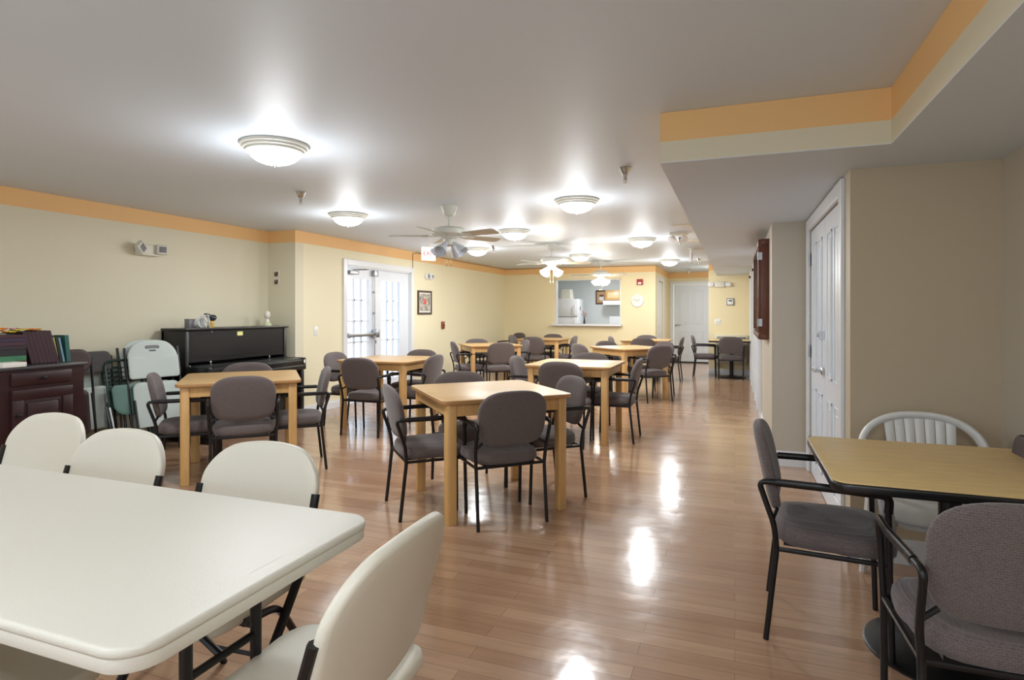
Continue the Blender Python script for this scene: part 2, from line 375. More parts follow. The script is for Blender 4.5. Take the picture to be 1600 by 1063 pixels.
# french doors on the garden wall (normal +x)
d=thing('door_1',None,None); d['kind']='structure'
bm=BM(); casing(bm,D0,D1,DT,XF,1); box(bm,XF-.15,XF,D0,D0+.02,0,DT); box(bm,XF-.15,XF,D1-.02,D1,0,DT); box(bm,XF-.15,XF,D0,D1,DT-.02,DT); obj('door_frame',bm,M['trim'],d,False)
def french(y0,y1,gy0,gy1):
    bm=BM(); x0,x1=XF-.07,XF-.025; z1=DT-.025
    box(bm,x0,x1,y0,gy0,.01,z1); box(bm,x0,x1,gy1,y1,.01,z1); box(bm,x0,x1,gy0,gy1,.01,.26); box(bm,x0,x1,gy0,gy1,1.80,z1)
    l=obj('door_leaf',bm,M['door'],d,False)
    bm=BM(); nz=5; z0,zt=.26,1.80
    for i in range(1,nz): z=z0+(zt-z0)*i/nz; box(bm,x0+.01,x1-.005,gy0,gy1,z-.012,z+.012)
    for i in (1,2): y=gy0+(gy1-gy0)*i/3; box(bm,x0+.01,x1-.005,y-.010,y+.010,z0,zt)
    obj('glazing_bars',bm,M['door'],l,False)
    bm=BM(); box(bm,x0+.02,x0+.024,gy0,gy1,z0,zt); obj('pane',bm,M['glass'],l,False); return l
fl=french(D0+.02,7.84,7.15,7.69); fr=french(7.85,D1-.02,8.03,8.57)
bm=BM(); box(bm,XF-.025,XF+.035,7.13,7.8,.955,1.01,bev=.006); box(bm,XF-.025,XF+.06,7.76,7.86,.93,1.05,bev=.01); box(bm,XF-.025,XF+.045,7.10,7.15,.945,1.02,bev=.006)
lathe(bm,[(0,0),(.012,0),(.014,.05),(0,.05)],12,(XF+.03,7.79,.84)); obj('panic_bar',bm,M['brushed'],fl)
bm=BM(); tube(bm,[(XF-.0,7.81,1.03),(XF,7.81,1.93)],.008,8); tube(bm,[(XF-.0,7.81,.05),(XF,7.81,.95)],.008,8)
for z in (1.3,1.62): box(bm,XF-.025,XF+.01,7.795,7.825,z-.015,z+.015)
box(bm,XF-.025,XF+.035,7.76,7.86,1.86,1.95,bev=.006); obj('latch_rod',bm,M['brushed'],fl)
bm=BM(); box(bm,XF-.02,XF+.05,7.13,7.34,1.86,1.91,bev=.006); tube(bm,[(XF+.04,7.2,1.92),(XF+.16,7.35,1.93),(XF+.02,7.62,1.955)],.008,8); obj('door_closer',bm,M['brushed'],fl)

# closet double doors (normal -x)
d=thing('door_2',None,None); d['kind']='structure'
bm=BM(); casing(bm,C0,C1,CT,XC,-1,.09); obj('door_frame',bm,M['trim'],d,False)
cm=(C0+C1)/2-.02
for i,(a,b) in enumerate(((C0+.006,cm-.003),(cm+.003,C1-.006))):
    bm=BM(); panel_leaf(bm,b-a,CT-.015,.04,rows=((.14,.72),(.86,1.85)))
    l=obj('door_leaf',bm,M['door'],d,False); l.matrix_local=Matrix.Translation((XC+.008,b,.008))@Matrix.Rotation(-PI/2,4,'Z')
    for z in (.25,1.0,1.75): hinge(d,(XC-.002,(a if i==0 else b),z),90)
lever('door_handle',d,(XC+.0,cm+.05,.90),-90,-1)
bm=BM(); lathe(bm,[(0,0),(.028,0),(.026,.02),(.014,.024),(.012,.04),(0,.04)],20,mtx=Matrix.Rotation(-PI/2,4,'Y')); box(bm,-.035,0,-.045,-.04,-.03,.03)
o=obj('deadbolt',bm,M['metal'],d); o.location=(XC+.005,cm+.055,1.155)
# far hall door (normal -y)
d=thing('door_3',None,None); d['kind']='structure'
bm=BM()
for (x0,x1,z0,z1) in ((-1.58,-1.5,0,2.11),(-.62,-.54,0,2.11),(-1.5,-.62,2.03,2.11)): box(bm,x0,x1,YH-.02,YH,z0,z1,bev=.004)
obj('door_frame',bm,M['trim'],d,False)
bm=BM(); panel_leaf(bm,.86,2.0,.04,rows=((.14,.78),(.98,1.86))); o=obj('door_leaf',bm,M['door'],d,False); o.location=(-1.49,YH+.012,.025)
lever('door_handle',d,(-1.43,YH+.01,.98),0,1)
bm=BM(); box(bm,-1.5,-.62,YH+.002,YH+.11,0,.03); obj('door_sweep',bm,M['dark_steel'],d,False)  # dark strip added to block light coming under the leaf
# hall side door opening + right wall doors
d=thing('door_4',None,None); d['kind']='structure'
bm=BM(); casing(bm,13.75,14.75,2.03,XH0,1,.09); obj('door_frame',bm,M['trim'],d,False)
bm=BM(); box(bm,XH0-.07,XH0-.03,13.76,14.74,.01,2.02); obj('door_leaf',bm,M['door'],d,False)
bm=BM(); box(bm,XH0-.03,XH0+.012,13.80,13.86,.93,1.03,bev=.004); box(bm,XH0-.03,XH0+.012,13.80,13.86,.74,.84,bev=.004); obj('lock_plate',bm,M['dark_steel'],d)
for i,(a,b) in enumerate(RD):
    d=thing('door_%d'%(5+i),None,None); d['kind']='structure'
    bm=BM(); casing(bm,a,b,2.0,XP,-1,.085,.03); obj('door_frame',bm,M['trim'],d,False)
    bm=BM(); panel_leaf(bm,b-a-.01,1.985,.04,rows=((.14,.78),(.98,1.84))); o=obj('door_leaf',bm,M['door'],d,False)
    o.matrix_local=Matrix.Translation((XP+.03,b-.005,.008))@Matrix.Rotation(-PI/2,4,'Z')
    bm=BM(); box(bm,XP-.06,XP+.02,a+.02,a+.08,1.93,1.97,bev=.004); obj('door_closer',bm,M['dark_steel'],d)
# pass-through sill and lining
bm=BM(); box(bm,O0-.06,O1+.03,YB-.13,YB+.2,1.0,1.05,bev=.005); struct('trim_1',bm,M['trim'])
bm=BM(); box(bm,O0,O0+.02,YB-.004,YB+.154,OZ0,OZ1); box(bm,O1-.02,O1,YB-.004,YB+.154,OZ0,OZ1); box(bm,O0,O1,YB-.004,YB+.154,OZ1-.02,OZ1); struct('trim_2',bm,M['trim'])
# kitchen room behind
bm=BM(); box(bm,-5.3,XH0-.12,16.2,16.32,0,H); struct('wall_kitchen_back',bm,M['kitchen'])
bm=BM(); box(bm,-5.3,-5.15,YB+.15,16.2,0,H); struct('wall_kitchen_left',bm,M['kitchen'])
bm=BM(); box(bm,XH0-.14,XH0-.12,YB+.15,16.2,0,H); struct('wall_kitchen_right',bm,M['kitchen'])

# ---------------------------------------------------------------- upholstered arm chair
def backmap(v,tilt=12,z0=.497,y0=-.205,bend=.42):
    x,z,t=v.x,v.y,v.z                      # pad outline x, height z, thickness t (front +)
    y=t+bend*x*x; a=R(tilt); zz=z
    return (x,y0+y*math.cos(a)-zz*math.sin(a),z0+zz*math.cos(a)+y*math.sin(a))
def back_outline(w=.465,h=.35,n=44):
    out=[]
    for i in range(n):
        a=2*PI*i/n; c,s=math.cos(a),math.sin(a)
        e=2.8 if s>0 else 4.6
        rr=(abs(c)**e+abs(s)**e)**(-1/e)
        x=c*rr*w/2; z=s*rr*h/2+h/2
        x*=1-.07*max(0,1-z/h)**1.5
        out.append((x,z))
    return out
def make_chair():
    t=thing('dining_chair','','chair')
    def seatf(v):
        x,y,z=v.x,v.y,v.z
        fr=max(0,(y-.12)/.12)
        return (x,y,.408+z-.018*fr*fr+(.012 if z>0 else 0)*(1-(x/.24)**2))
    bm=BM(); out=[]
    for i in range(44):
        a=2*PI*i/44; c,s=math.cos(a),math.sin(a); rr=(abs(c)**3.6+abs(s)**3.6)**(-1/3.6)
        yy=s*rr*.225+.015; out.append((c*rr*(.232 if s>0 else .222),yy))
    pad(bm,out,.088,seatf,back=.85); obj('seat',bm,M['fabric'],t,angle=80)
    bm=BM(); pad(bm,back_outline(),.05,lambda v:backmap(v),back=.8); obj('backrest',bm,M['fabric'],t,angle=80)
    for s in (-1,1):
        bm=BM(); tube(bm,fillet([(s*.228,-.235,0),(s*.228,-.195,.37),(s*.236,-.205,.47),(s*.240,-.262,.638),(s*.246,-.19,.641)],.03),.0115,10)
        obj('leg',bm,M['frame'],t)
        bm=BM(); tube(bm,[(s*.228,.20,0),(s*.232,.19,.36),(s*.243,.185,.58)],.0115,10); obj('leg',bm,M['frame'],t)
        bm=BM(); tube(bm,fillet([(s*.243,.185,.57),(s*.247,.19,.634),(s*.258,.04,.642),(s*.246,-.195,.641)],.035),.0125,10,sx=1.25)
        obj('armrest',bm,M['frame'],t)
    bm=BM(); tube(bm,fillet([(-.228,-.195,.370),(-.232,.19,.370),(.232,.19,.370),(.228,-.195,.370)],.02),.010,8,closed=True)
    box(bm,-.17,.17,-.17,.17,.368,.385); tube(bm,[(-.236,-.21,.49),(-.19,-.195,.52)],.009,8); tube(bm,[(.236,-.21,.49),(.19,-.195,.52)],.009,8)
    obj('seat_frame',bm,M['frame'],t)
    return t
chair0=make_chair(); used=[False]
def chair(x,y,r,label,group):
    o=chair0 if not used[0] else dup(chair0); used[0]=True
    o.location=(x,y,0); o.rotation_euler=(0,0,R(r)); o['label']=label; o['category']='chair'; o['group']=group; return o

# ---------------------------------------------------------------- square maple table
def make_table():
    t=thing('square_table','','table'); a=.45; h=.775
    bm=BM(); slab(bm,rrect(.9,.9,.055,5),h-.026,h,.005); bm.normal_update()
    for f in bm.faces:
        if abs(f.normal.z)<.6: f.material_index=1
    obj('tabletop',bm,[M['maple'],M['maple_edge']],t)
    bm=BM(); q=.385+.012
    for s in (-1,1):
        box(bm,-.36,.36,s*q-.011,s*q+.011,h-.105,h-.026); box(bm,s*q-.011,s*q+.011,-.36,.36,h-.105,h-.026)
    obj('apron',bm,M['maple_leg'],t,False)
    for sx in (-1,1):
        for sy in (-1,1):
            bm=BM(); r=[.006]*4; r[{(1,1):0,(-1,1):1,(-1,-1):2,(1,-1):3}[(sx,sy)]]=.026
            slab(bm,rrect(.066,.066,r,4,sx*.385,sy*.385),0,h-.026,.004); obj('leg',bm,M['maple_leg'],t)
    return t
table0=make_table(); tused=[False]
def table(x,y,r,label):
    o=table0 if not tused[0] else dup(table0); tused[0]=True
    o.location=(x,y,0); o.rotation_euler=(0,0,R(r)); o['label']=label; o['category']='table'; o['group']='square maple dining tables'; return o
TB={'piano':(-3.90,3.93,43,'square maple table in front of the black piano'),
 'near':(-1.636,3.885,43,'square maple table nearest the camera in the middle of the room'),
 'mid':(-1.59,6.25,0,'square maple table directly behind the nearest maple table'),
 'french':(-3.79,6.08,1,'square maple table in front of the white french doors'),
 'lwall':(-3.87,9.3,38,'square maple table beyond the framed picture, along the left yellow wall'),
 'hatch':(-3.67,11.7,0,'square maple table under the left end of the kitchen hatch'),
 'cross':(-1.53,9.3,47,'square maple table set diagonally, in front of the farthest maple table'),
 'end':(-1.62,11.9,0,'farthest square maple table, under the wall clock')}
for k,(x,y,r,l) in TB.items():
    o=table(x,y,r,l)
    if k=='piano':
        for c in o.children:
            if c.name.startswith('tabletop'):
                c.data=c.data.copy(); c.data.materials[0]=M['maple_worn']
CH=[('near','F',.34,-.04,'arm chair with its back to us at the nearest maple table'),
 ('near','R',.43,0,'arm chair at the back right side of the nearest maple table, facing left towards us'),
 ('near','L',.43,0,'arm chair in profile at the left side of the nearest maple table'),
 ('near','B',.40,0,'arm chair behind the nearest maple table, only the top of its back showing'),
 ('piano','F',.36,.03,'arm chair with its back to us in front of the table by the piano'),
 ('piano','R',.42,-.08,'arm chair in profile at the right side of the table by the piano'),
 ('piano','L',.38,-.10,'arm chair in profile between the leaning pale folded chair and the table by the piano'),
 ('piano','B',.40,.03,'arm chair between the piano and its maple table, only its top showing'),
 ('french','F',.50,.06,'arm chair with its back to us at the table by the french doors'),
 ('french','L',.44,-.12,'arm chair at the left side of the table by the french doors'),
 ('french','B',.42,.06,'arm chair at the far side of the table by the french doors'),
 ('french','R',.38,-.10,'arm chair at the right side of the table by the french doors'),
 ('mid','L',.40,-.10,'arm chair in profile at the left side of the second maple table'),
 ('mid','F',.41,0,'arm chair with its back to us in front of the second maple table'),
 ('mid','R',.41,-.02,'arm chair in profile at the right side of the second maple table'),
 ('mid','B',.41,0,'arm chair behind the second maple table, its back rising just over the top'),
 ('lwall','L',.40,-.15,'arm chair lit pale by the french doors, leftmost at the table along the yellow wall'),
 ('lwall','F',.42,.01,'arm chair with its back to us at the table along the yellow wall'),
 ('lwall','B',.40,-.06,'arm chair behind the table along the yellow wall, only its top showing'),
 ('lwall','R',.40,.05,'arm chair at the right side of the table along the yellow wall'),
 ('hatch','L',.42,-.05,'arm chair at the left side of the table under the kitchen hatch'),
 ('hatch','F',.45,0,'bluish lit arm chair with its back to us at the table under the kitchen hatch'),
 ('hatch','B',.55,-.04,'arm chair behind the table under the kitchen hatch, against the far wall'),
 ('hatch','R',.40,0,'arm chair in profile at the right side of the table under the kitchen hatch'),
 ('cross','L',.58,.15,'arm chair lit pale at the left side of the diagonal table'),
 ('cross','B',.45,.06,'arm chair at the far left side of the diagonal table, mostly behind the top'),
 ('cross','F',.42,.05,'arm chair with its back to us at the right front side of the diagonal table'),
 ('cross','R',.55,.10,'arm chair at the far right side of the diagonal table'),
 ('end','F',.42,.02,'arm chair with its back to us at the farthest maple table under the clock'),
 ('end','L',.42,-.18,'arm chair in profile at the left side of the farthest maple table'),
 ('end','B',.42,-.09,'arm chair behind the farthest maple table, only its top showing'),
 ('end','R',.42,.03,'arm chair in profile between the farthest maple table and the far white door')]
for k,s,d,lat,lab in CH:
    x,y,r,_=TB[k]; a=R(r); lx,ly,q={'F':(lat,-d,0),'B':(lat,d,180),'L':(-d,lat,-90),'R':(d,lat,90)}[s]
    chair(x+lx*math.cos(a)-ly*math.sin(a),y+lx*math.sin(a)+ly*math.cos(a),r+q,lab,'mauve grey arm chairs at the maple tables')
chair(-4.78,12.75,150,'dark mauve grey arm chair alone in the far left corner of the room','mauve grey arm chairs at the maple tables')


# ---------------------------------------------------------------- white folding table
def ftable(x0,x1,y0,y1,h):
    t=thing('folding_table','long white plastic folding table with rounded corners, ringed by white folding chairs','table',((x0+x1)/2,(y0+y1)/2,0))
    w,d=x1-x0,y1-y0
    bm=BM(); slab(bm,rrect(w,d,.075,8),h-.022,h,.009,4); slab(bm,rrect(w-.008,d-.008,.071,8),h-.048,h-.020,.003,2)
    box(bm,w/2-.052,w/2-.0505,-.05,.06,h-.002,h+.0004); obj('tabletop',bm,M['white_plastic'],t)
    for s in (-1,1):
        lx=s*(w/2-.205)
        bm=BM(); tube(bm,fillet([(lx,-.08,h-.05),(lx,-.08,.40),(lx,-.29,.02)],.03),.0145,12); obj('leg',bm,M['frame'],t)
        bm=BM(); tube(bm,fillet([(lx,.13,h-.05),(lx,.13,.40),(lx,.30,.02)],.03),.0145,12); obj('leg',bm,M['frame'],t)
        bm=BM(); tube(bm,[(lx,-.08,.49),(lx,.13,.49)],.010,8); tube(bm,[(lx,.02,.49),(lx-s*.38,.02,h-.05)],.009,8); obj('leg_brace',bm,M['frame'],t)
        bm=BM(); tube(bm,[(lx,-.3,.02),(lx,.31,.02)],.013,8); obj('foot_bar',bm,M['frame'],t)
    bm=BM()
    for s in (-1,1): box(bm,-w/2+.1,w/2-.1,s*(d/2-.07)-.012,s*(d/2-.07)+.012,h-.07,h-.045)
    obj('rail',bm,M['frame'],t,False)
ftable(-2.79,-.955,.715,1.455,.74)

# ---------------------------------------------------------------- white folding chairs
def make_fold():
    t=thing('folding_chair','','chair')
    def bf(v):
        x,z,th=v.x,v.y,v.z; a=R(15); y=th+.55*x*x; z=z-.045*(x/.23)**2*max(0,z/.36)
        return (x,-.175+y*math.cos(a)-z*math.sin(a),.485+z*math.cos(a)+y*math.sin(a))
    bm=BM(); slab(bm,rrect(.485,.385,[.12,.12,.05,.05],10,0,.185),-.015,.015,.013,3,f=bf); obj('backrest',bm,M['white_back'],t,angle=60)
    def sf(v):
        x,y,z=v.x,v.y,v.z; k=max(0,(abs(y)-.12))/.09
        return (x,y+.02,.445+z-.012*(1-(x/.22)**2)-(.012*k*k if y>0 else 0))
    bm=BM(); slab(bm,rrect(.44,.42,[.09,.09,.04,.04],8),-.028,.012,.011,3,f=sf); obj('seat',bm,M['white_back'],t,angle=60)
    for s in (-1,1):
        bm=BM(); tube(bm,fillet([(s*.24,.26,0),(s*.242,-.130,.50),(s*.240,-.192,.70)],.08),.013,8,sx=1.2); obj('leg',bm,M['frame'],t)
        bm=BM(); tube(bm,fillet([(s*.222,.13,.42),(s*.222,-.02,.40),(s*.222,-.285,.0)],.05),.012,8); obj('leg',bm,M['frame'],t)
    bm=BM(); tube(bm,[(-.24,.205,.075),(.24,.205,.075)],.008,8); tube(bm,[(-.222,-.235,.085),(.222,-.235,.085)],.008,8); box(bm,-.23,.23,.09,.115,.40,.42); obj('crossbar',bm,M['frame'],t)
    return t
f0=make_fold(); G='white plastic folding chairs around the long white table'
for i,(x,y,r,l) in enumerate([(-2.94,1.60,182,'leftmost white folding chair behind the long white table, nearest the dark sideboard'),
    (-2.27,1.45,182,'white folding chair in the middle of the three behind the long white table'),
    (-1.56,1.46,184,'white folding chair behind the long white table nearest its right corner'),
    (-.93,1.15,91,'white folding chair at the right end of the long white table, seen from behind'),
    (-1.68,.84,0,'white folding chair on the near side of the long white table, only seat visible')]):
    o=f0 if i==0 else dup(f0)
    o.location=(x,y,0); o.rotation_euler=(0,0,R(r)); tag(o,l,'chair',G)

# ---------------------------------------------------------------- pedestal tables
def pedestal(cx,cy,w,d,bx,by,br,label,name='pedestal_table',rc=.05):
    t=thing(name,label,'table',(cx,cy,0),0); h=.755
    bm=BM(); slab(bm,rrect(w-.008,d-.008,rc,5),h-.006,h,.002,2); obj('tabletop',bm,M['laminate'],t)
    bm=BM(); slab(bm,rrect(w,d,rc+.004,5),h-.038,h-.004,.010,3); obj('edge_band',bm,M['black_edge'],t)
    x,y=bx-cx,by-cy
    bm=BM(); tube(bm,[(x,y,.02),(x,y,h-.04)],.038,20); box(bm,x-.2,x+.2,y-.03,y+.03,h-.06,h-.038); box(bm,x-.03,x+.03,y-.2,y+.2,h-.06,h-.038); obj('column',bm,M['frame'],t)
    bm=BM(); lathe(bm,[(0,0),(br,0),(br,.008),(br-.01,.014),(.1,.03),(.05,.05),(0,.05)],48,(x,y,0)); obj('base',bm,M['frame'],t)
pedestal(.765,2.635,.92,.79,.775,2.74,.29,'oak laminate table with thick black edge on a round black base by the closet')
pedestal(-.10,12.78,.78,.74,-.06,12.78,.27,'small black-edged pedestal table at the far end under the thermostat')
chair(.368,2.827,-94,'mauve grey arm chair at the left end of the oak laminate table','arm chairs at the oak laminate table')
chair(.70,2.11,1,'arm chair in front of the oak laminate table, cut by the right frame edge','arm chairs at the oak laminate table')
chair(-.56,12.85,-90,'arm chair left of the small black-edged table, in front of the far white door','arm chairs at the far black-edged table')
chair(-.07,12.55,0,'arm chair with its back to us at the small black-edged table','arm chairs at the far black-edged table')

# white resin chair behind the pedestal table
def mono(x,y,r):
    t=thing('resin_chair','white moulded resin armchair with slatted back between the laminate table and closet wall','chair',(x,y,0),r)
    bm=BM(); slab(bm,rrect(.44,.42,.06,6),.40,.425,.010,3,f=lambda v:(v.x,v.y+.01,v.z-.02*max(0,v.y/.2)**2+.01*(v.x/.2)**2)); obj('seat',bm,M['mono'],t,angle=60)
    def rim(a):   # a 0..pi from left arm over the top to right arm
        c,s=math.cos(a),math.sin(a); k=abs(s)**.8
        return Vector((-.265*math.copysign(abs(c)**.85,c)*(1-.02*k),-.23-.07*k,.60+.205*k))
    bm=BM(); n=28; pts=[rim(PI*i/n) for i in range(n+1)]
    tube(bm,pts,.030,12,sx=.6,up=(0,.3,1)); 
    for k in range(7):
        xx=(k-3)*.044; a=math.acos(max(-1,min(1,-(math.copysign(abs(xx/.26)**(1/.85),xx))))) if abs(xx)>1e-6 else PI/2
        p=rim(a); p.z-=.01; q=Vector((xx*.86,-.175,.43)); m=(p+q)/2+Vector((0,-.012,0))
        tube(bm,[q,m,p],[.017,.019,.021],8,sx=.28,up=(1,0,0))
    obj('backrest',bm,M['mono'],t,angle=60)
    for s in (-1,1):
        bm=BM(); tube(bm,fillet([(s*.272,-.22,.595),(s*.285,.0,.615),(s*.275,.19,.61),(s*.262,.215,.55)],.05),.026,10,sx=.55,up=(1,0,0)); obj('armrest',bm,M['mono'],t,angle=60)
        bm=BM(); tube(bm,[(s*.262,.212,.56),(s*.235,.205,.40),(s*.255,.235,.0)],[.022,.03,.017],8); obj('leg',bm,M['mono'],t)
        bm=BM(); tube(bm,[(s*.272,-.22,.60),(s*.225,-.19,.40),(s*.25,-.27,.0)],[.02,.03,.017],8); obj('leg',bm,M['mono'],t)
mono(.86,3.20,180)
# brown chair against the right wall
t=thing('side_chair','dark brown vinyl chair back at the right frame edge beside the wall','chair',(.95,2.78,0),90)
bm=BM(); slab(bm,rrect(.36,.29,.05,6,0,.145),-.012,.012,.010,3,f=lambda v:(v.x,-.08+v.z-.12*v.y,.545+v.y)); obj('backrest',bm,M['vinyl_brown'],t)
bm=BM(); slab(bm,rrect(.36,.25,.05,6),.42,.46,.012,3); obj('seat',bm,M['vinyl_brown'],t)
for sx in (-1,1):
    bm=BM(); tube(bm,[(sx*.16,-.11,0),(sx*.16,-.10,.42),(sx*.16,-.095,.60)],.011,8); obj('leg',bm,M['frame'],t)
    bm=BM(); tube(bm,[(sx*.16,.105,0),(sx*.16,.10,.42)],.011,8); obj('leg',bm,M['frame'],t)

# ---------------------------------------------------------------- ceiling lamps
def lampdata(n,p,c,rad=.05):
    l=bpy.data.lights.new(n,'POINT'); l.energy=p; l.color=c; l.shadow_soft_size=rad; return l
LD=lampdata('dome_light',LAMP_W,(.93,.97,1),.10)
DD=bpy.data.lights.new('dome_down','AREA'); DD.shape='DISK'; DD.size=.28; DD.energy=DOWN_W; DD.color=(.93,.97,1)
def make_dome():
    t=thing('ceiling_light','','ceiling light')
    bm=BM(); lathe(bm,[(0,0),(.197,0),(.202,-.008),(.198,-.018),(.186,-.022),(.183,-.034),(.172,-.038),(.168,-.05),(.155,-.054),(.150,-.048),(.150,-.02),(0,-.02)],48); obj('rim',bm,M['fan_white'],t)
    bm=BM(); lathe(bm,[(.150*math.cos(a),-.046-.078*math.sin(a)) for a in [PI/2*i/10 for i in range(10)]]+[(0,-.124)],40); obj('glass_dome',bm,M['dome'],t)
    bm=BM(); lathe(bm,[(0,-.12),(.012,-.122),(.013,-.128),(.008,-.133),(.005,-.138),(0,-.141)],16); obj('finial',bm,M['brushed'],t)
    l=bpy.data.objects.new('dome_bulb',LD); C.objects.link(l); l.parent=t; l.location=(0,0,-.36)
    l=bpy.data.objects.new('dome_downlight',DD); C.objects.link(l); l.parent=t; l.location=(0,0,-.15)
    return t
d0=make_dome()
for i,(x,y,l) in enumerate([(-2.64,2.92,'lit dome ceiling light nearest the camera, largest of the domes'),(-3.80,5.27,'lit dome ceiling light left of the nearest ceiling fan'),
  (-1.35,5.31,'lit dome ceiling light on the right in front of the soffit edge'),(-2.59,7.04,'lit dome ceiling light between the first and second ceiling fans'),
  (-3.88,8.81,'lit dome ceiling light just behind the right blades of the nearest fan'),(-1.22,8.46,'lit dome ceiling light beside the ceiling emergency lamps'),
  (-2.59,10.44,'lit dome ceiling light between the two far lit fans'),(-1.20,12.08,'farthest lit dome ceiling light, before the hall opening'),
  (-4.5,.5,'dome ceiling light at the camera end of the room, over the left wall'),(-1.9,-.3,'dome ceiling light just behind the camera'),(.1,-.3,'dome ceiling light between the back window and the soffit')]):  # last three: unseen domes added to brighten the near end
    o=d0 if i==0 else dup(d0); o.location=(x,y,H); tag(o,l,'ceiling light','white dome ceiling lights')
o=dup(d0); o.location=(-3.0,14.8,H); tag(o,'dome ceiling light in the kitchen behind the hatch','ceiling light','white dome ceiling lights')  # unseen lamp put in to light the kitchen
o=dup(d0); o.location=(-.22,14.3,H); tag(o,'dome ceiling light round the corner in the far hall','ceiling light','white dome ceiling lights')  # hidden lamp put in to brighten the far hall door

# ---------------------------------------------------------------- ceiling fans
def fan(x,y,rot,lit,label,ang=(0,90,180,270)):
    t=thing('ceiling_fan',label,'ceiling fan',(x,y,H),rot,'white ceiling fans with light kits')
    bm=BM(); lathe(bm,[(0,0),(.085,0),(.085,-.006),(.075,-.03),(.055,-.085),(.045,-.095),(0,-.095)],32); obj('canopy',bm,M['fan_white'],t)
    bm=BM(); tube(bm,[(0,0,-.09),(0,0,-.20)],.012,12); obj('downrod',bm,M['fan_white'],t)
    bm=BM(); lathe(bm,[(0,-.19),(.05,-.195),(.13,-.21),(.165,-.23),(.17,-.255),(.165,-.275),(.12,-.29),(.09,-.30),(.08,-.315),(0,-.315)],40); obj('motor_housing',bm,M['fan_white'],t)
    bm=BM(); lathe(bm,[(0,-.31),(.05,-.31),(.055,-.33),(.055,-.37),(.04,-.385),(.02,-.39),(0,-.39)],24); obj('switch_housing',bm,M['fan_white'],t)
    for k in range(5):
        a=2*PI*k/5; rz=Matrix.Rotation(a,4,'Z')
        def bf(v): 
            u=v.x; tw=R(-13); return rz@Vector((u,v.y*math.cos(tw),-.285+v.y*math.sin(tw)+v.z))
        out=[(.20,-.052),(.40,-.062),(.555,-.066),(.58,-.055),(.59,-.035),(.59,.035),(.58,.055),(.555,.066),(.40,.062),(.20,.052)]
        bm=BM(); slab(bm,out,-.0035,.0035,.002,1,f=bf); b=obj('blade',bm,M['blade'],t)
        bm=BM(); slab(bm,[(.10,-.014),(.17,-.016),(.22,-.04),(.27,-.03),(.28,0),(.27,.03),(.22,.04),(.17,.016),(.10,.014)],-.010,-.004,.001,1,f=bf); obj('blade_bracket',bm,M['fan_white'],b)
    for k in range(4):
        a=2*PI*k/4+.5; mm=Matrix.Rotation(a,4,'Z')@Matrix.Translation((.055,0,-.36))@Matrix.Rotation(R(-48),4,'Y')
        bm=BM(); lathe(bm,[(.0,0),(.022,0),(.024,-.03),(.034,-.05),(.045,-.08),(.052,-.11),(.062,-.135),(.060,-.136),(.050,-.11),(.043,-.08),(.032,-.05),(.0,-.03)],24,mtx=mm); obj('glass_shade',bm,M['shade_on' if lit else 'shade_off'],t)
    for dx in (-.02,.025):
        bm=BM(); tube(bm,[(dx,.01,-.38),(dx,.01,-.56)],.0016,6); lathe(bm,[(0,-.585),(.006,-.58),(.005,-.56),(0,-.555)],8,(dx,.01,0)); obj('pull_chain',bm,M['chain'],t)
    if lit:
        l=bpy.data.objects.new('fan_bulb',lampdata('fan_light',FAN_W,(1,.90,.72),.08)); C.objects.link(l); l.parent=t; l.location=(0,0,-.62)
fan(-2.60,5.22,56,False,'nearest white ceiling fan, its glass shades unlit')
fan(-2.58,8.62,25,True,'middle ceiling fan with lit bell shades')
fan(-2.53,11.90,50,True,'farthest ceiling fan with lit shades, before the kitchen hatch')

# ---------------------------------------------------------------- sprinklers and ceiling devices
def sprinkler(x,y,z=H):
    t=thing('sprinkler_head','','sprinkler',(x,y,z))
    bm=BM(); lathe(bm,[(0,0),(.040,0),(.042,-.004),(.030,-.03),(.022,-.05),(.02,-.052),(0,-.05)],24); obj('escutcheon',bm,M['metal'],t)
    bm=BM(); lathe(bm,[(0,-.04),(.013,-.045),(.013,-.075),(.008,-.08),(.005,-.10),(0,-.10)],16)
    for s in (-1,1): tube(bm,[(s*.010,0,-.075),(s*.012,0,-.09),(s*.003,0,-.108)],.0025,6)
    lathe(bm,[(0,-.106),(.013,-.107),(.013,-.110),(0,-.111)],16); obj('nozzle',bm,M['metal'],t)
    return t
s0=sprinkler(-3.473,4.148)
for i,(x,y,l) in enumerate([(-3.473,4.148,'chrome sprinkler head left of the nearest fan'),(-.728,4.255,'chrome sprinkler head near the front corner of the soffit'),(-3.50,8.56,'chrome sprinkler head beside the far dome light behind the nearest fan'),
    (-.71,8.50,'sprinkler head just below the ceiling emergency lamps'),(-.644,11.98,'sprinkler head near the hall opening, by the soffit'),(-1.02,14.7,'sprinkler head inside the hall before the far white door')]):
    o=s0 if i==0 else dup(s0); o.location=(x,y,H); tag(o,l,'sprinkler','ceiling sprinkler heads')
t=thing('emergency_lamp','white two-head emergency lamp on the ceiling beside the soffit','emergency light',(-.72,8.0,H))
bm=BM(); box(bm,-.07,.16,-.06,.06,-.035,0,bev=.006); obj('housing',bm,M['offwhite'],t)
for dx,a in ((-.02,25),(.10,-20)):
    bm=BM(); lathe(bm,[(0,0),(.025,0),(.055,-.05),(.055,-.06),(.0,-.062)],24,(dx,-.01,-.05),Matrix.Rotation(R(a),4,'Y')@Matrix.Rotation(R(-25),4,'X')); obj('lamp_head',bm,M['white'],t)
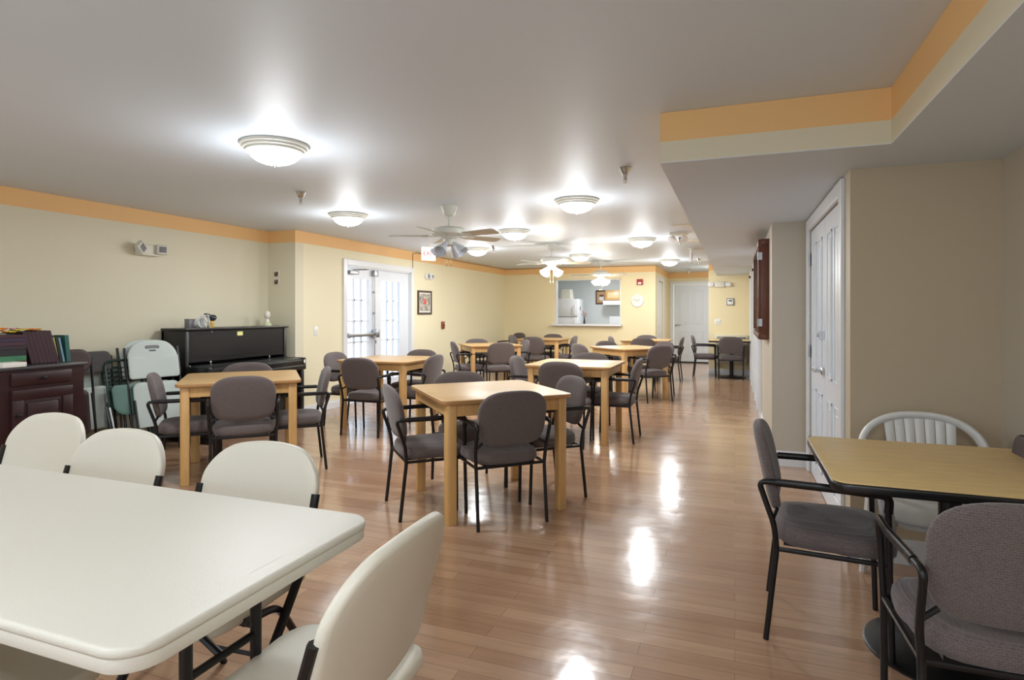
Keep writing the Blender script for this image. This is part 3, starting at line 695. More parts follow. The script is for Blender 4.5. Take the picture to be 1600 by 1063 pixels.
for x,y,w,l in ((-.58,7.3,.12,'flat white ceiling plate nearest along the soffit'),(-.60,8.9,.16,'flat white ceiling plate behind the ceiling emergency lamp'),(-.56,10.2,.14,'flat white ceiling plate before the hall opening')):
    bm=BM(); slab(bm,rrect(w*2,w,.01,3),-.012,0,.004); o=obj('ceiling_plate',bm,M['offwhite']); o.location=(x,y,H); tag(o,l,'ceiling plate','white plates on the ceiling')
def exit_sign(x,y,rot,w,label,lit):
    t=thing('exit_sign',label,'exit sign',(x,y,H),rot)
    bm=BM(); lathe(bm,[(0,0),(.05,0),(.048,-.012),(0,-.014)],20); tube(bm,[(0,0,-.01),(0,0,-.03)],.01,8); obj('canopy',bm,M['offwhite'],t)
    bm=BM(); box(bm,-w/2,w/2,-.02,.02,-.235,-.028,bev=.006); obj('housing',bm,M['exitglow' if lit else 'white'],t)
    for s in (0,1):
        cu=bpy.data.curves.new('lettering','FONT'); cu.body='EXIT'; cu.size=.13*w/.3; cu.extrude=.001; cu.align_x='CENTER'; cu.align_y='CENTER'
        cu.materials.append(M['redtext']); tmp=bpy.data.objects.new('lettering_curve',cu); C.objects.link(tmp); bpy.context.view_layer.update()
        me=bpy.data.meshes.new_from_object(tmp.evaluated_get(bpy.context.evaluated_depsgraph_get())); bpy.data.objects.remove(tmp); bpy.data.curves.remove(cu)
        o=bpy.data.objects.new('lettering',me); C.objects.link(o); o.parent=t
        o.location=(0,(-.0215 if s==0 else .0215),-.13); o.rotation_euler=(R(90),0,0 if s==0 else R(180))
exit_sign(-4.42,8.17,50,.22,'lit white exit sign hanging before the french doors',True)
exit_sign(-.66,10.0,92,.30,'white exit sign seen edge on, hanging from the ceiling beside the soffit',False)

# ---------------------------------------------------------------- sideboard against the left wall
def knob(parent,x,y,z):
    bm=BM(); lathe(bm,[(0,0),(.008,0),(.007,.012),(.014,.018),(.015,.024),(.010,.030),(0,.032)],16,(0,0,0),Matrix.Rotation(PI/2,4,'Y')); o=obj('knob',bm,M['dark_steel'],parent); o.location=(x,y,z); return o
XC0=-5.0
t=thing('sideboard','dark cherry wood sideboard with drawers over panelled doors, against the left wall','sideboard',(0,0,0))
y0,y1=1.90,3.36
bm=BM(); box(bm,XL+.03,XC0,y0,y1,.06,.885); box(bm,XL+.05,XC0-.04,y0+.03,y1-.03,0,.06); obj('body',bm,M['cherry'],t,False)
bm=BM(); box(bm,XL+.02,XC0+.025,y0-.02,y1+.02,.885,.91,bev=.006); obj('top',bm,M['cherry_top'],t)
for a,b in ((2.07,2.68),(2.83,3.26)):
    bm=BM(); box(bm,XC0-.01,XC0+.014,a,b,.765,.862,bev=.006); dr=obj('drawer',bm,M['cherry'],t); knob(dr,XC0+.014,(a+b)/2,.815)
    bm=BM(); box(bm,XC0-.01,XC0+.014,a,b,.10,.735,bev=.004)
    dd=obj('door',bm,M['cherry'],t)
    bm=BM()
    for (c,d,e,f) in ((a,b,.66,.735),(a,b,.10,.175),(a,a+.075,.175,.66),(b-.075,b,.175,.66)): box(bm,XC0+.012,XC0+.024,c,d,e,f,bev=.004)
    box(bm,XC0+.012,XC0+.022,a+.10,b-.10,.20,.635,bev=.012); obj('door_panel',bm,M['cherry'],dd); knob(dd,XC0+.024,a+.035,.55)
# books and things on the sideboard
def bookobj(cover,w,h,th,pages=(225,218,200)):
    """book standing: spine faces +x; x depth w, y thickness th, z height h"""
    key='cover%d_%d_%d'%cover; 
    if key not in M: M[key]=mat('book cover %d %d %d'%cover,cover,.5,noise=.08,nscale=20)
    if 'pages' not in M: M['pages']=mat('book pages',pages,.8)
    e=bpy.data.objects.new('book',None); C.objects.link(e); e.empty_display_size=.05
    bm=BM(); box(bm,-w,0,0,.003,0,h); box(bm,-w,0,th-.003,th,0,h); box(bm,-.004,.002,0,th,0,h,bev=.0015); obj('cover',bm,M[key],e,False)
    bm=BM(); box(bm,-w+.004,-.004,.003,th-.003,.004,h-.004); obj('pages',bm,M['pages'],e,False)
    return e
ST=.91
def book(cover,w,h,th,x,y,z,lean,label,group,lay=False):
    e=bookobj(cover,w,h,th); e.location=(x,y,z); e.rotation_euler=(R(lean),0,0)
    tag(e,label,'book',group); return e
mar=(62,34,44); a0=15; posn=['leftmost','second from left','third from left','middle','fifth from left','sixth from left','rightmost']
th=.0275
for i in range(7):
    book(mar,.20,.262,th,-5.12,3.045+i*(th/math.cos(R(a0))+.001),ST+.001,a0,'tall maroon album in the leaning row on the sideboard, %s of the seven'%posn[i],'maroon albums leaning in a row')
rest=[((196,200,110),.17,.205,.012,3.262,11,'thin yellow green book leaning on the sideboard, right of the maroon albums'),((34,38,36),.17,.20,.016,3.281,11,'thin black book leaning between the yellow green and pale blue books'),
 ((120,156,170),.17,.20,.016,3.303,11,'thin pale blue book leaning on the sideboard'),((44,98,92),.17,.215,.032,3.332,5,'thick teal book at the right end of the leaning books')]
for c,w,h,th2,y,l,lab in rest: book(c,w,h,th2,-5.14,y-.015,ST+.001,l,lab,'books standing on the sideboard')
book((222,214,206),.16,.17,.012,-5.13,3.005,ST+.001,9,'thin white book upright between the flat stack and the maroon albums','books standing on the sideboard')
# flat stack, spines to +x
z=ST
stack=[((92,40,36),.035,'flat brown book at the bottom of the stack on the sideboard'),((62,122,84),.04,'flat green book near the bottom of the stack on the sideboard'),((34,34,36),.045,'flat black case in the stack, above the green book'),
 ((48,36,44),.03,'flat dark album just above the black case'),((70,40,56),.028,'flat plum album fourth from the bottom, with one more below the top three'),((60,44,70),.026,'flat violet album second from the top of the stack'),((66,34,46),.026,'flat maroon album on top of the stack under the silk flowers')]
for c,hh,lab in stack:
    e=bookobj(c,.22,.30,hh); e.rotation_euler=(R(90),0,0); e.location=(-5.10,2.995,z+.0005); e.rotation_euler=(R(90),0,0)
    tag(e,lab,'book','books lying flat in a stack'); z+=hh+.001
ztop=z
t=thing('book','cream covered booklet lying flat at the front of the sideboard','book',(-5.06,2.86,ST+.001))
bm=BM(); box(bm,-.10,.10,-.10,.055,0,.035,bev=.002); obj('cover',bm,M['paper'],t)
# silk flower garland
t=thing('flower_garland','garland of yellow, orange and pink silk flowers lying on top of the stacked albums','flowers',(-5.18,2.88,ztop))
fc=[('flower_y',(236,206,70)),('flower_o',(238,150,80)),('flower_p',(224,150,190)),('flower_w',(236,232,224)),('leaf_g',(60,90,60))]
for k,c in fc: M[k]=mat('silk '+k,c,.7)
for i in range(34):
    k=random.choice([0,0,1,1,2,3,4] if i<26 else [1,1,0]); yy=-.17+.42*i/34; xx=random.uniform(-.02,.07); zz=.018+random.uniform(0,.03) if yy<.12 else .034
    bm=BM(); rr=random.uniform(.020,.032)
    for p in range(5):
        a=2*PI*p/5+i; lathe(bm,[(0,-.004),(rr*.5,0),(rr*.55,.004),(0,.006)],8,(xx+math.cos(a)*rr*.6,yy+math.sin(a)*rr*.6,zz),Matrix.Rotation(a,4,'Z')@Matrix.Rotation(R(-25),4,'Y'))
    lathe(bm,[(0,0),(rr*.3,.002),(0,.01)],8,(xx,yy,zz)); obj('flower' if k<4 else 'leaf',bm,M[fc[k][0]],t)
bm=BM(); tube(bm,[(.02,-.18,.008),(.04,-.05,.012),(.01,.06,.012),(.03,.12,.02),(.03,.24,.036)],.004,6); obj('stem',bm,M['leaf_g'],t)

# ---------------------------------------------------------------- chairs and table stored against the wall
def stored_back(x,y,rz,mkey,label,zt=.98,w=.44,hh=.17,r=.06,smat=None):
    t=thing('padded_folding_chair',label,'chair',(x,y,0),rz,'folded chairs stored against the left wall')
    bm=BM(); slab(bm,rrect(w,hh,r,6,0,zt-hh/2),-.022,.022,.014,3,f=lambda v:(v.x,v.z+.10*(1-v.y),v.y)); obj('backrest',bm,mkey,t)
    bm=BM(); slab(bm,rrect(w-.04,.38,.05,6,0,.46),-.02,.02,.012,3,f=lambda v:(v.x,v.z-.03+.10*(1-v.y),v.y)); obj('seat',bm,smat or mkey,t)
    for s in (-1,1):
        bm=BM(); tube(bm,[(s*(w/2+.005),.10,0),(s*(w/2+.005),.01,.92)],.010,8); obj('leg',bm,M['frame'],t)
        bm=BM(); tube(bm,[(s*(w/2-.02),.16,0),(s*(w/2-.02),.06,.62)],.010,8); obj('leg',bm,M['frame'],t)
stored_back(-5.27,3.46,-90,M['vinyl_brown'],'dark round-topped chair back rising behind the right end of the sideboard',1.0,.26,.2,.095)
stored_back(-5.40,3.69,-90,M['fabric_dark'],'folded chair with grey padded back between the sideboard and the green folding chair',.965,.34,.19,.06,M['pale_green'])
t=thing('card_table','pale folded card table leaning on the wall behind the stored chairs','table',(-5.50,3.78,0))
bm=BM(); slab(bm,rrect(.60,.44,.03,5,0,.57),-.012,.012,.006,2,f=lambda v:(v.z+.02,v.x,v.y)); obj('tabletop',bm,M['pale_green'],t)
bm=BM(); tube(bm,fillet([(.0,-.3,.34),(.0,-.3,.80),(.0,.3,.80),(.0,.3,.34)],.03)+[Vector((0,0,.335))],.010,8); obj('rim',bm,M['brushed'],t)
for s in (-1,1):
    bm=BM(); tube(bm,[(.03,s*.26,0),(.0,s*.26,.40)],.011,8); obj('leg',bm,M['brushed'],t)
# green folding chair stack (3)
def green(x,y,rz,label,kids=True):
    t=thing('green_folding_chair',label,'chair',(x,y,0),rz,'dark green metal folding chairs leaning together')
    bm=BM(); P=lambda u,z: (u,.20*(1-z/.9),z)
    tube(bm,fillet([P(-.175,0),P(-.175,.87),P(.175,.87),P(.175,0)],.07,6),.010,8); obj('frame',bm,M['green_metal'],t)
    bm=BM()
    for k in range(6): z=.80-.042*k; tube(bm,[P(-.17,z),(0,.20*(1-z/.9)-.02,z),P(.17,z)],.005,6)
    obj('backrest',bm,M['green_metal'],t)
    bm=BM(); slab(bm,rrect(.31,.27,[.04,.04,.10,.10],6,0,.515),-.008,.012,.006,2,f=lambda v:(v.x,v.z+.02+.20*(1-v.y/.9),v.y)); obj('seat',bm,M['green_seat'],t)
    for s in (-1,1):
        bm=BM(); tube(bm,[(s*.17,.25,.01),(s*.19,.12,.46)],.010,8); obj('leg',bm,M['brushed'],t)
green(-5.34,3.955,-98,'green metal folding chair at the front of the leaning pair beside the white folded chair')
green(-5.44,3.99,-96,'green metal folding chair behind the front one, leaning on the wall')
# folded white plastic chairs
def folded(x,y,rz,label):
    t=thing('folded_chair',label,'chair',(x,y,0),rz,'white plastic folding chairs stored folded')
    L=lambda v,off=0:(v.x,v.z+.22*(1-v.y/1.0)+off+.35*v.x*v.x*(1 if v.y>.66 else .2),v.y-(1.0*v.x*v.x if v.y>.9 else 0))
    bm=BM(); slab(bm,rrect(.45,.36,[.12,.12,.03,.03],8,0,.87),-.011,.011,.009,3,f=L); b=obj('backrest',bm,M['pale_green'],t,angle=60)
    bm=BM(); slab(bm,rrect(.13,.03,.012,4,0,.985),.0,.0145,.003,2,f=L); obj('handle_slot',bm,M['grey'],b)
    bm=BM(); slab(bm,rrect(.06,.012,.004,3,0,.95),.0,.0135,.002,2,f=L); obj('badge',bm,M['darkgrey'],b)
    bm=BM(); slab(bm,rrect(.42,.41,[.06,.06,.03,.03],8,0,.45),-.011,.012,.009,3,f=lambda v:L(v,.02)); obj('seat',bm,M['pale_green'],t,angle=60)
    for s in (-1,1):
        bm=BM(); tube(bm,[(s*.236,.22,0),(s*.236,.00,.98)],.012,8); obj('leg',bm,M['frame'],t)
        bm=BM(); tube(bm,[(s*.20,.28,0),(s*.205,.14,.5)],.012,8); obj('leg',bm,M['frame'],t)
folded(-5.27,4.18,-105,'pale folded plastic chair with a handle slot leaning beside the piano, frontmost')
folded(-5.36,4.17,-102,'folded plastic chair hidden behind the front pale one beside the piano')

# ---------------------------------------------------------------- upright piano
px,pf,p0,p1=-5.53,-5.20,4.50,5.95; kx=-4.90
t=thing('upright_piano','black upright piano against the left wall with its fallboard closed','piano',(0,0,0))
bm=BM(); box(bm,px,pf,p0,p0+.04,0,1.125,bev=.003); box(bm,px,pf,p1-.04,p1,0,1.125,bev=.003); box(bm,px,px+.03,p0,p1,.05,1.12); obj('case',bm,M['ebony'],t)
bm=BM(); box(bm,px-.005,pf+.025,p0-.012,p1+.012,1.125,1.15,bev=.006); obj('lid',bm,M['ebony'],t)
bm=BM(); box(bm,pf-.03,pf-.01,p0+.04,p1-.04,.80,1.12); box(bm,pf-.0115,pf-.0085,p0+.08,p1-.08,.84,1.085,bev=.0012,seg=1); obj('upper_panel',bm,M['ebony'],t)
bm=BM(); box(bm,pf-.02,pf+.0,p0+.04,p1-.04,.12,.62,bev=.003); obj('lower_panel',bm,M['ebony'],t)
bm=BM(); box(bm,px,kx,p0,p1,.62,.68,bev=.006); obj('keybed',bm,M['ebony'],t)
for a,b in ((p0,p0+.05),(p1-.05,p1)):
    bm=BM(); box(bm,pf-.02,kx,a,b,.68,.765,bev=.008); obj('key_block',bm,M['ebony'],t)
bm=BM(); vs=box(bm,pf-.03,kx-.015,p0+.05,p1-.05,.755,.772,bev=.005); bmesh.ops.rotate(bm,cent=(pf,0,.76),matrix=Matrix.Rotation(R(3),3,'Y'),verts=bm.verts[:]); f_=obj('fallboard',bm,M['ebony'],t)
for yy in (p0+.30,p1-.30):
    bm=BM(); lathe(bm,[(0,0),(.008,0),(.008,.012),(.012,.016),(.010,.024),(0,.026)],14,(pf+.01,yy,.775)); obj('knob',bm,M['metal'],f_)
for yy in (p0+.03,p1-.02):
    bm=BM(); lathe(bm,[(0,0),(.014,0),(.014,.008),(0,.010)],14,(pf+.02,yy,.768)); obj('lid_hinge',bm,M['metal'],t)
bm=BM(); box(bm,kx-.025,kx-.005,p0+.05,p1-.05,.68,.745,bev=.004); obj('key_slip',bm,M['ebony'],t)
for yy in (p0+.03,p1-.03):
    bm=BM(); box(bm,kx-.10,kx-.03,yy-.03,yy+.03,.06,.62,bev=.006); box(bm,pf-.02,kx+.02,yy-.03,yy+.03,0,.07,bev=.008); obj('leg',bm,M['ebony'],t)
for k,yy in enumerate((-.10,0,.10)):
    bm=BM(); box(bm,pf-.02,pf+.10,(p0+p1)/2+yy-.018,(p0+p1)/2+yy+.018,.05,.062,bev=.004); obj('pedal',bm,M['chain'],t)
bm=BM(); box(bm,pf-.0105,pf-.008,5.18,5.26,1.055,1.10); o=obj('paper_note',bm,mat('pale yellow paper',(232,228,150),.7)); tag(o,'small pale yellow note stuck near the top centre of the black piano','note')
bm=BM(); box(bm,kx+.0003,kx+.0018,5.905,5.935,.70,.74,bev=.0005,seg=1); o=obj('sticker',bm,M['paper']); tag(o,'small white sticker on the right end of the piano key block','sticker')
# ornaments on the piano lid
Z=1.15
t=thing('grey_box','small grey marbled box at the left end of the piano lid','box',(-5.36,4.70,Z))
bm=BM(); box(bm,-.035,.035,-.045,.045,0,.085,bev=.003); obj('box',bm,mat('grey marbled card',(132,128,130),.6,noise=.35,nscale=60),t)
bm=BM(); box(bm,-.037,.037,-.047,.047,.085,.095,bev=.003); obj('lid',bm,M['grey'],t)
t=thing('ribbon_bow','white curled ribbon bow hanging over the front edge of the piano lid','ribbon',(-5.28,4.80,Z))
bm=BM()
def strip(pts,w):
    rows=[]
    for p in pts: rows.append((bm.verts.new((p[0]-w/2,p[1],p[2])),bm.verts.new((p[0]+w/2,p[1],p[2])),bm.verts.new((p[0]+w/2,p[1]+.003,p[2]+.003)),bm.verts.new((p[0]-w/2,p[1]+.003,p[2]+.003))))
    for a,b in zip(rows,rows[1:]):
        for i in range(4): bm.faces.new((a[i],a[(i+1)%4],b[(i+1)%4],b[i]))
    bm.faces.new(rows[0][::-1]); bm.faces.new(rows[-1])
strip([(0,-.05+.05*math.cos(a)-.0,.055+.052*math.sin(a)) for a in [PI*2*i/16 for i in range(15)]],.06)
strip([(0,.04,.125),(.0,.0,.135),(.01,-.035,.12),(.02,-.05,.08),(.03,-.045,.03),(.035,-.03,.004)],.07)
obj('loop',bm,M['white'],t)
bm=BM(); strip([(0,.02,.13),(0,.045,.12),(.01,.05,.08),(.02,.04,.04),(.045,.03,.006),(.063,.035,-.02),(.065,.03,-.05)],.025); obj('tail',bm,M['white'],t)
t=thing('bird_figurine','dark bird figurine perched on a mustard yellow base on the piano lid','figurine',(-5.33,4.93,Z))
bm=BM(); lathe(bm,[(0,0),(.036,0),(.038,.02),(.030,.028),(.034,.05),(.030,.062),(.018,.072),(0,.074)],24); obj('base',bm,mat('mustard glaze',(206,170,70),.35),t)
bm=BM(); tube(bm,[(0,-.085,.150),(0,-.06,.142),(0,-.03,.125),(0,.0,.105),(0,.035,.105),(0,.055,.118),(0,.065,.125)],[.003,.016,.024,.036,.036,.026,.006],14); obj('body',bm,mat('dark slate glaze',(40,52,56),.25),t)
t=thing('bust_figurine','small white bust figurine on a pale green base on the piano lid','figurine',(-5.36,5.80,Z))
bm=BM(); lathe(bm,[(0,0),(.055,0),(.055,.012),(.042,.018),(.040,.035),(.026,.045),(0,.045)],24); obj('base',bm,mat('pale green glaze',(206,212,178),.4),t)
bm=BM(); lathe(bm,[(0,.04),(.026,.045),(.024,.065),(.014,.078),(.014,.088),(.030,.100),(.036,.125),(.034,.155),(.020,.178),(0,.184)],24); obj('bust',bm,M['offwhite'],t)

# ---------------------------------------------------------------- things on the walls
def onwall(name,label,cat,x,y,z,rot,group=None): return thing(name,label,cat,(x,y,z),rot,group)   # local -y faces the room
t=onwall('emergency_light','white emergency light with two swivel lamp heads high on the left wall','emergency light',XL,4.36,1.945,90)
bm=BM(); box(bm,-.12,.12,-.06,0,-.06,.055,bev=.012); obj('housing',bm,M['offwhite'],t)
for s,r in ((-1,45),(1,0)):
    bm=BM(); box(bm,-.055,.055,-.025,.025,-.05,.05,bev=.012); h=obj('lamp_head',bm,M['fan_white'],t); h.location=(s*.115,-.085,.01); h.rotation_euler=(0,R(r),R(-s*15))
    bm=BM(); box(bm,-.035,.035,-.028,-.024,-.03,.03,bev=.003); obj('lens',bm,M['grey'],h)
t=onwall('framed_picture','framed grey and red print right of the french doors','picture',XF,9.36,1.485,90)
bm=BM(); w,h=.25,.21
for (a,b,c,d) in ((-w,w,h-.035,h),(-w,w,-h,-h+.035),(-w,-w+.035,-h+.035,h-.035),(w-.035,w,-h+.035,h-.035)): box(bm,a,b,-.025,0,c,d,bev=.004)
obj('frame',bm,mat('dark brown frame',(70,52,44),.4),t)
bm=BM(); box(bm,-w+.03,w-.03,-.012,-.001,-h+.03,h-.03); obj('mat_board',bm,M['paper'],t)
bm=BM(); box(bm,-w+.06,w-.06,-.015,-.011,-h+.06,h-.06); obj('print',bm,picmat('grey print',[(150,146,136),(196,190,176),(120,110,100),(176,170,160)],30),t)
bm=BM(); box(bm,-.05,.05,-.018,-.014,-.03,.06,bev=.002); obj('print_centre',bm,picmat('red print centre',[(200,60,60),(226,130,120),(214,90,80)],40),t)
t=onwall('fire_strobe','white oval alarm strobe above the framed picture','alarm',XF,9.53,1.955,90)
bm=BM(); slab(bm,rrect(.30,.11,.05,8),0,.035,.012,3,f=lambda v:(v.x,-v.z,v.y)); obj('housing',bm,M['white'],t)
bm=BM(); lathe(bm,[(.045,0),(.045,.008),(.035,.008),(.035,0)],24,(-.06,-.034,0),Matrix.Rotation(PI/2,4,'X')); lathe(bm,[(0,0),(.02,0),(.018,.006),(0,.008)],20,(-.06,-.034,0),Matrix.Rotation(PI/2,4,'X')); obj('grille',bm,M['grey'],t)
bm=BM(); box(bm,.05,.11,-.05,-.03,-.025,.025,bev=.006); obj('lens',bm,M['brushed'],t)
t=onwall('pull_station','small brown red call station right of the framed picture','alarm',XF,10.06,1.07,90)
bm=BM(); box(bm,-.05,.05,-.03,0,-.07,.07,bev=.005); obj('housing',bm,M['brownred'],t); bm=BM(); box(bm,-.035,.035,-.04,-.028,-.015,.015,bev=.003); obj('lever',bm,M['redwood'],t)
def switch(name,label,x,y,z,rot,n=1):
    t=onwall(name,label,'switch',x,y,z,rot); w=.038+.023*(n-1)
    bm=BM(); box(bm,-w,w,-.007,0,-.06,.06,bev=.003); obj('plate',bm,M['white'],t)
    for k in range(n):
        c=(k-(n-1)/2)*.046; bm=BM(); box(bm,c-.012,c+.012,-.012,-.005,-.022,.022,bev=.002); obj('rocker',bm,M['offwhite'],t)
switch('light_switch','single white light switch between the piano and the french doors',XF,6.44,1.07,90)
switch('light_switch','double white light switch left of the far pedestal table',-.335,YB,1.11,0,2)
for z,l in ((1.80,'upper small brown and white plaque on the return wall above the piano'),(1.70,'lower small brown and white plaque on the return wall above the piano')):
    t=onwall('small_plaque',l,'plaque',-5.44,YR,z,0,'small plaques above the piano')
    bm=BM(); box(bm,-.045,.045,-.008,0,-.042,.042,bev=.002); obj('plate',bm,M['offwhite'],t); bm=BM(); box(bm,-.03,.03,-.011,-.007,-.03,.028,bev=.002); obj('face',bm,picmat('plaque face',[(96,82,66),(150,136,112),(70,60,50)],60),t)
# cable from the door to the corner and along the far wall
bm=BM(); tube(bm,[(XF+.006,8.95,2.06),(XF+.006,8.95,2.31),(XF+.006,9.1,2.335),(XF+.006,11,2.325),(XF+.006,YB-.03,2.335),(XF+.05,YB-.006,2.335),(-3.2,YB-.006,2.33),(XH0,YB-.006,2.335)],.005,6)
o=obj('wall_cable',bm,mat('brown cable',(120,84,56),.5)); tag(o,'thin brown cable from the french door frame along the ceiling edge to the far wall','cable')
# clock, strobe on the far wall
t=onwall('wall_clock','round white wall clock right of the kitchen hatch','clock',-2.01,YB,1.565,0)
bm=BM(); lathe(bm,[(0,0),(.135,0),(.14,.01),(.135,.03),(.122,.034),(.12,.024),(0,.022)],40,mtx=Matrix.Rotation(PI/2,4,'X')); obj('case',bm,M['white'],t)
bm=BM(); lathe(bm,[(0,.0225),(.12,.0235),(0,.0245)],32,mtx=Matrix.Rotation(PI/2,4,'X')); obj('dial',bm,M['paper'],t)
bm=BM()
for k in range(12):
    a=2*PI*k/12; tube(bm,[(.098*math.sin(a),-.026,.098*math.cos(a)),(.112*math.sin(a),-.026,.112*math.cos(a))],.002,4)
obj('hour_marks',bm,M['darkgrey'],t)
for L_,a in ((.06,R(65)),(.09,R(-70))):
    bm=BM(); tube(bm,[(0,-.028,0),(L_*math.sin(a),-.028,L_*math.cos(a))],.003,6); obj('hand',bm,M['darkgrey'],t)
t=onwall('fire_alarm','square red fire alarm with white strobe above the clock','alarm',-1.955,YB,1.975,0)
bm=BM(); box(bm,-.065,.065,-.04,0,-.065,.065,bev=.006); obj('housing',bm,M['red'],t); bm=BM(); box(bm,-.035,.035,-.055,-.038,-.05,-.005,bev=.006); obj('strobe',bm,M['white'],t)
# right far yellow wall
t=onwall('emergency_light','white two-head emergency light on the yellow wall right of the far door','emergency light',-.30,YB,1.895,0)
bm=BM(); box(bm,-.10,.10,-.06,0,-.06,.06,bev=.01); obj('housing',bm,M['offwhite'],t)
for s in (-1,1): bm=BM(); box(bm,s*.17-.06,s*.17+.06,-.07,-.005,-.045,.04,bev=.012); obj('lamp_head',bm,M['white'],t)
t=onwall('thermostat','small white thermostat on the far yellow wall','thermostat',-.085,YB,1.53,0)
bm=BM(); box(bm,-.075,.075,-.012,0,-.075,.075,bev=.003); obj('back_plate',bm,M['grey'],t); bm=BM(); box(bm,-.06,.06,-.04,-.01,-.06,.06,bev=.006); b=obj('housing',bm,M['white'],t)
bm=BM(); box(bm,-.035,.035,-.042,-.039,.01,.035); obj('display',bm,M['darkgrey'],b)
t=onwall('wall_heater','white through-wall heater behind the far pedestal table','heater',-.07,YB,0,0)
bm=BM(); box(bm,-.32,.32,-.08,0,.25,.84,bev=.012); obj('casing',bm,mat('pale cream casing',(222,216,196),.45),t)
bm=BM()
for k in range(7): box(bm,-.28,.10,-.085,-.077,.70+k*.016,.708+k*.016)
box(bm,.14,.29,-.086,-.077,.70,.80,bev=.003); obj('grille',bm,M['grey'],t)
# brown message cabinet on the right wall
t=thing('message_cabinet','red brown wooden glazed notice cabinet on the right wall beyond the pillar','notice board',(XP,0,0))
ya,yb,za,zb=6.02,7.55,1.06,2.0   # not over a door
bm=BM()
for (a,b,c,d) in ((ya,yb,za,za+.05),(ya,yb,zb-.05,zb),(ya,ya+.05,za+.05,zb-.05),(yb-.05,yb,za+.05,zb-.05)): box(bm,-.075,-.001,a,b,c,d,bev=.003)
obj('case',bm,M['redwood'],t)
bm=BM(); box(bm,-.012,-.001,ya+.05,yb-.05,za+.05,zb-.05); obj('pin_board',bm,mat('pale pin board',(222,220,212),.8),t)
bm=BM()
for (a,b,c,d) in ((ya,yb,za,za+.06),(ya,yb,zb-.06,zb),(ya,ya+.06,za+.06,zb-.06),(yb-.06,yb,za+.06,zb-.06)): box(bm,-.095,-.076,a+.004,b-.004,c+.004,d-.004,bev=.004)
dr=obj('door',bm,M['redwood'],t)
bm=BM(); box(bm,-.088,-.084,ya+.06,yb-.06,za+.06,zb-.06); obj('pane',bm,M['glass'],dr,False)
for z in (za+.16,zb-.16):
    bm=BM(); tube(bm,[(-.097,ya-.004,z-.035),(-.097,ya-.004,z+.035)],.006,8); box(bm,-.097,-.06,ya-.004,ya-.001,z-.035,z+.035); obj('hinge',bm,M['brushed'],t)

# ---------------------------------------------------------------- kitchen seen through the hatch
t=thing('refrigerator','white top-freezer refrigerator in the kitchen, left in the hatch','refrigerator',(-4.20,15.5,0))
bm=BM(); box(bm,-.36,.36,-.25,.35,.03,1.66,bev=.012); obj('cabinet',bm,M['white'],t)
bm=BM(); box(bm,-.36,.36,-.31,-.255,1.195,1.66,bev=.014); d_=obj('freezer_door',bm,M['white'],t); bm=BM(); tube(bm,fillet([(.30,-.31,1.24),(.30,-.35,1.24),(.30,-.35,1.5),(.30,-.31,1.5)],.02),.010,8); obj('handle',bm,M['white'],d_)
bm=BM(); box(bm,-.36,.36,-.31,-.255,.06,1.175,bev=.014); d_=obj('door',bm,M['white'],t); bm=BM(); tube(bm,fillet([(.30,-.31,1.13),(.30,-.35,1.13),(.30,-.35,.8),(.30,-.31,.8)],.02),.010,8); obj('handle',bm,M['white'],d_)
bm=BM(); box(bm,.361,.365,-.06,0,1.36,1.46,bev=.001,seg=1); o=obj('magnet',bm,M['darkgrey']); o.location=(-4.20,15.5,0); tag(o,'small dark magnet on the right side of the refrigerator','magnet')
t=thing('plastic_bin','pale ribbed plastic bin upside down on top of the refrigerator','bin',(-4.20,15.45,1.66))
bm=BM(); vs=slab(bm,rrect(.34,.30,.04,5),0,.26,.01,2,f=lambda v:(v.x*(1-.18*v.z/.26),v.y*(1-.18*v.z/.26),v.z)); obj('body',bm,M['offwhite'],t)
bm=BM()
for k in range(3): box(bm,-.09,.09,-.150+.022*(.3+k*.25),-.138+.022*(.3+k*.25),.09+k*.045,.10+k*.045,bev=.003)
box(bm,-.18,.18,-.16,.16,0,.02,bev=.006); obj('ribs',bm,M['offwhite'],t)
t=thing('kitchen_cabinet','oak kitchen wall cabinet at the right of the hatch','cabinet',(-2.95,16.2,0))
bm=BM(); box(bm,-.30,.55,-.32,0,1.63,1.90,bev=.003); obj('body',bm,M['maple_leg'],t)
for a,b in ((-.29,.12),(.13,.54)):
    bm=BM(); box(bm,a,b,-.338,-.321,1.64,1.89,bev=.003); dd=obj('door',bm,M['maple_leg'],t); bm=BM(); box(bm,a+.05,b-.05,-.344,-.336,1.69,1.84,bev=.004); obj('door_panel',bm,M['maple'],dd)
t=thing('range_hood','white range hood under the oak wall cabinet','range hood',(-2.95,16.2,0))
bm=BM(); box(bm,-.34,.55,-.46,0,1.50,1.62,bev=.01); obj('canopy',bm,M['white'],t); bm=BM(); box(bm,-.30,.51,-.462,-.455,1.51,1.54); obj('lip',bm,M['fan_white'],t)
t=thing('kitchen_range','white range with raised back panel below the hood','stove',(-2.80,16.15,0))
bm=BM(); box(bm,-.38,.38,-.62,0,0,.92,bev=.008); obj('body',bm,M['white'],t); bm=BM(); box(bm,-.38,.38,-.10,0,.92,1.20,bev=.02); obj('back_panel',bm,M['white'],t)
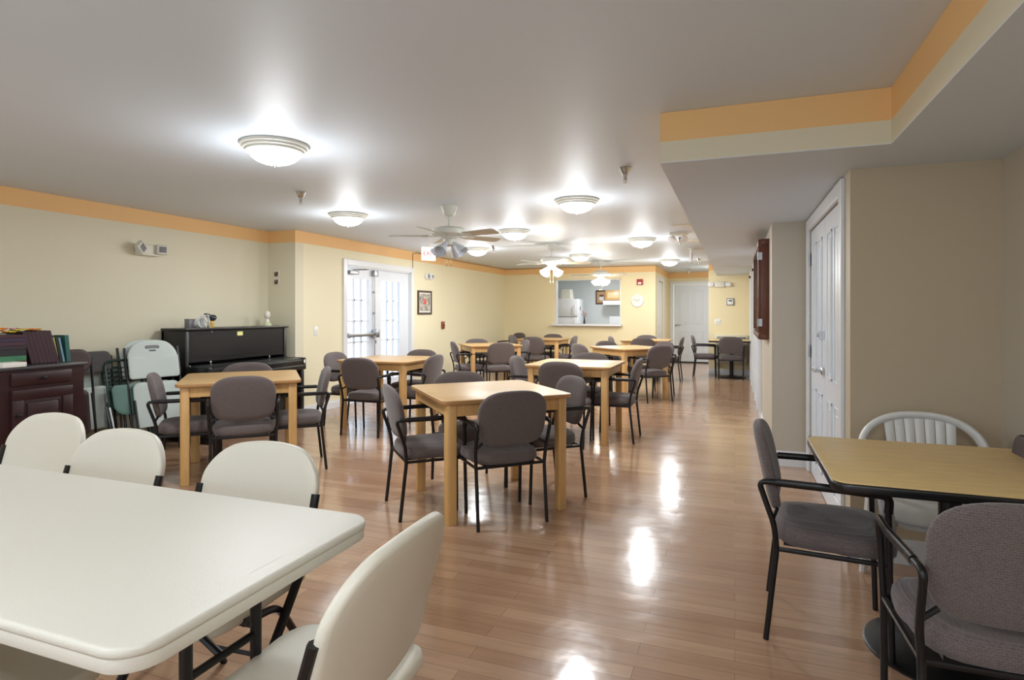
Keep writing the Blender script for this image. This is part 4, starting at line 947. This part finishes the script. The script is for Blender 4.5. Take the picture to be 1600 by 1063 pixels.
for k in range(4): bm=BM(); lathe(bm,[(0,0),(.07,0),(.07,.01),(0,.012)],20,(-.18+.36*(k%2),-.18-.25*(k//2),.92)); obj('burner',bm,M['darkgrey'],t)
t=thing('wall_picture','framed picture with a dark and white shape on the kitchen wall beside the cabinet','picture',(-3.42,16.2,1.72))
bm=BM()
for (a,b,c,d) in ((-.16,.16,.155,.19),(-.16,.16,-.19,-.155),(-.16,-.13,-.155,.155),(.13,.16,-.155,.155)): box(bm,a,b,-.025,0,c,d,bev=.003)
obj('frame',bm,M['redwood'],t); bm=BM(); box(bm,-.135,.135,-.012,-.001,-.16,.16); p_=obj('print',bm,mat('tan print',(196,160,120),.5),t)
bm=BM(); slab(bm,rrect(.13,.12,.05,5,.0,-.03),.0,.004,.001,1,f=lambda v:(v.x,-.012-v.z,v.y)); obj('print_shape',bm,M['white'],p_); bm=BM(); slab(bm,rrect(.12,.05,.02,5,.0,.04),.0,.005,.001,1,f=lambda v:(v.x,-.012-v.z,v.y)); obj('print_shape',bm,mat('dark red ink',(110,40,44),.5),p_)
t=thing('flower_vase','dark slim vase of pink flowers on the hatch sill','vase',(-3.22,YB+.06,1.05))
bm=BM(); lathe(bm,[(0,0),(.022,0),(.026,.03),(.018,.08),(.012,.11),(.016,.13),(.012,.13),(.0,.10)],20); obj('vase',bm,M['darkgrey'],t)
M['pink']=mat('pink petals',(232,170,160),.6)
for k in range(7):
    a=k*.9; r_=.02+.05*(k%3)/2; p=Vector((math.cos(a)*r_*1.3,math.sin(a)*r_,.17+.05*(k%2)+.012*k))
    bm=BM(); tube(bm,[(0,0,.1),p],.002,5); obj('stem',bm,M['leaf_g'],t)
    bm=BM(); 
    for q in range(5): lathe(bm,[(0,-.01),(.014,0),(0,.012)],8,p+Vector((math.cos(q*1.26)*.014,math.sin(q*1.26)*.014,0)))
    obj('flower',bm,M['pink'],t)


for o in list(bpy.data.objects):
    if o.get('kind')=='structure' and o.get('label') is None and 'label' in o: del o['label']
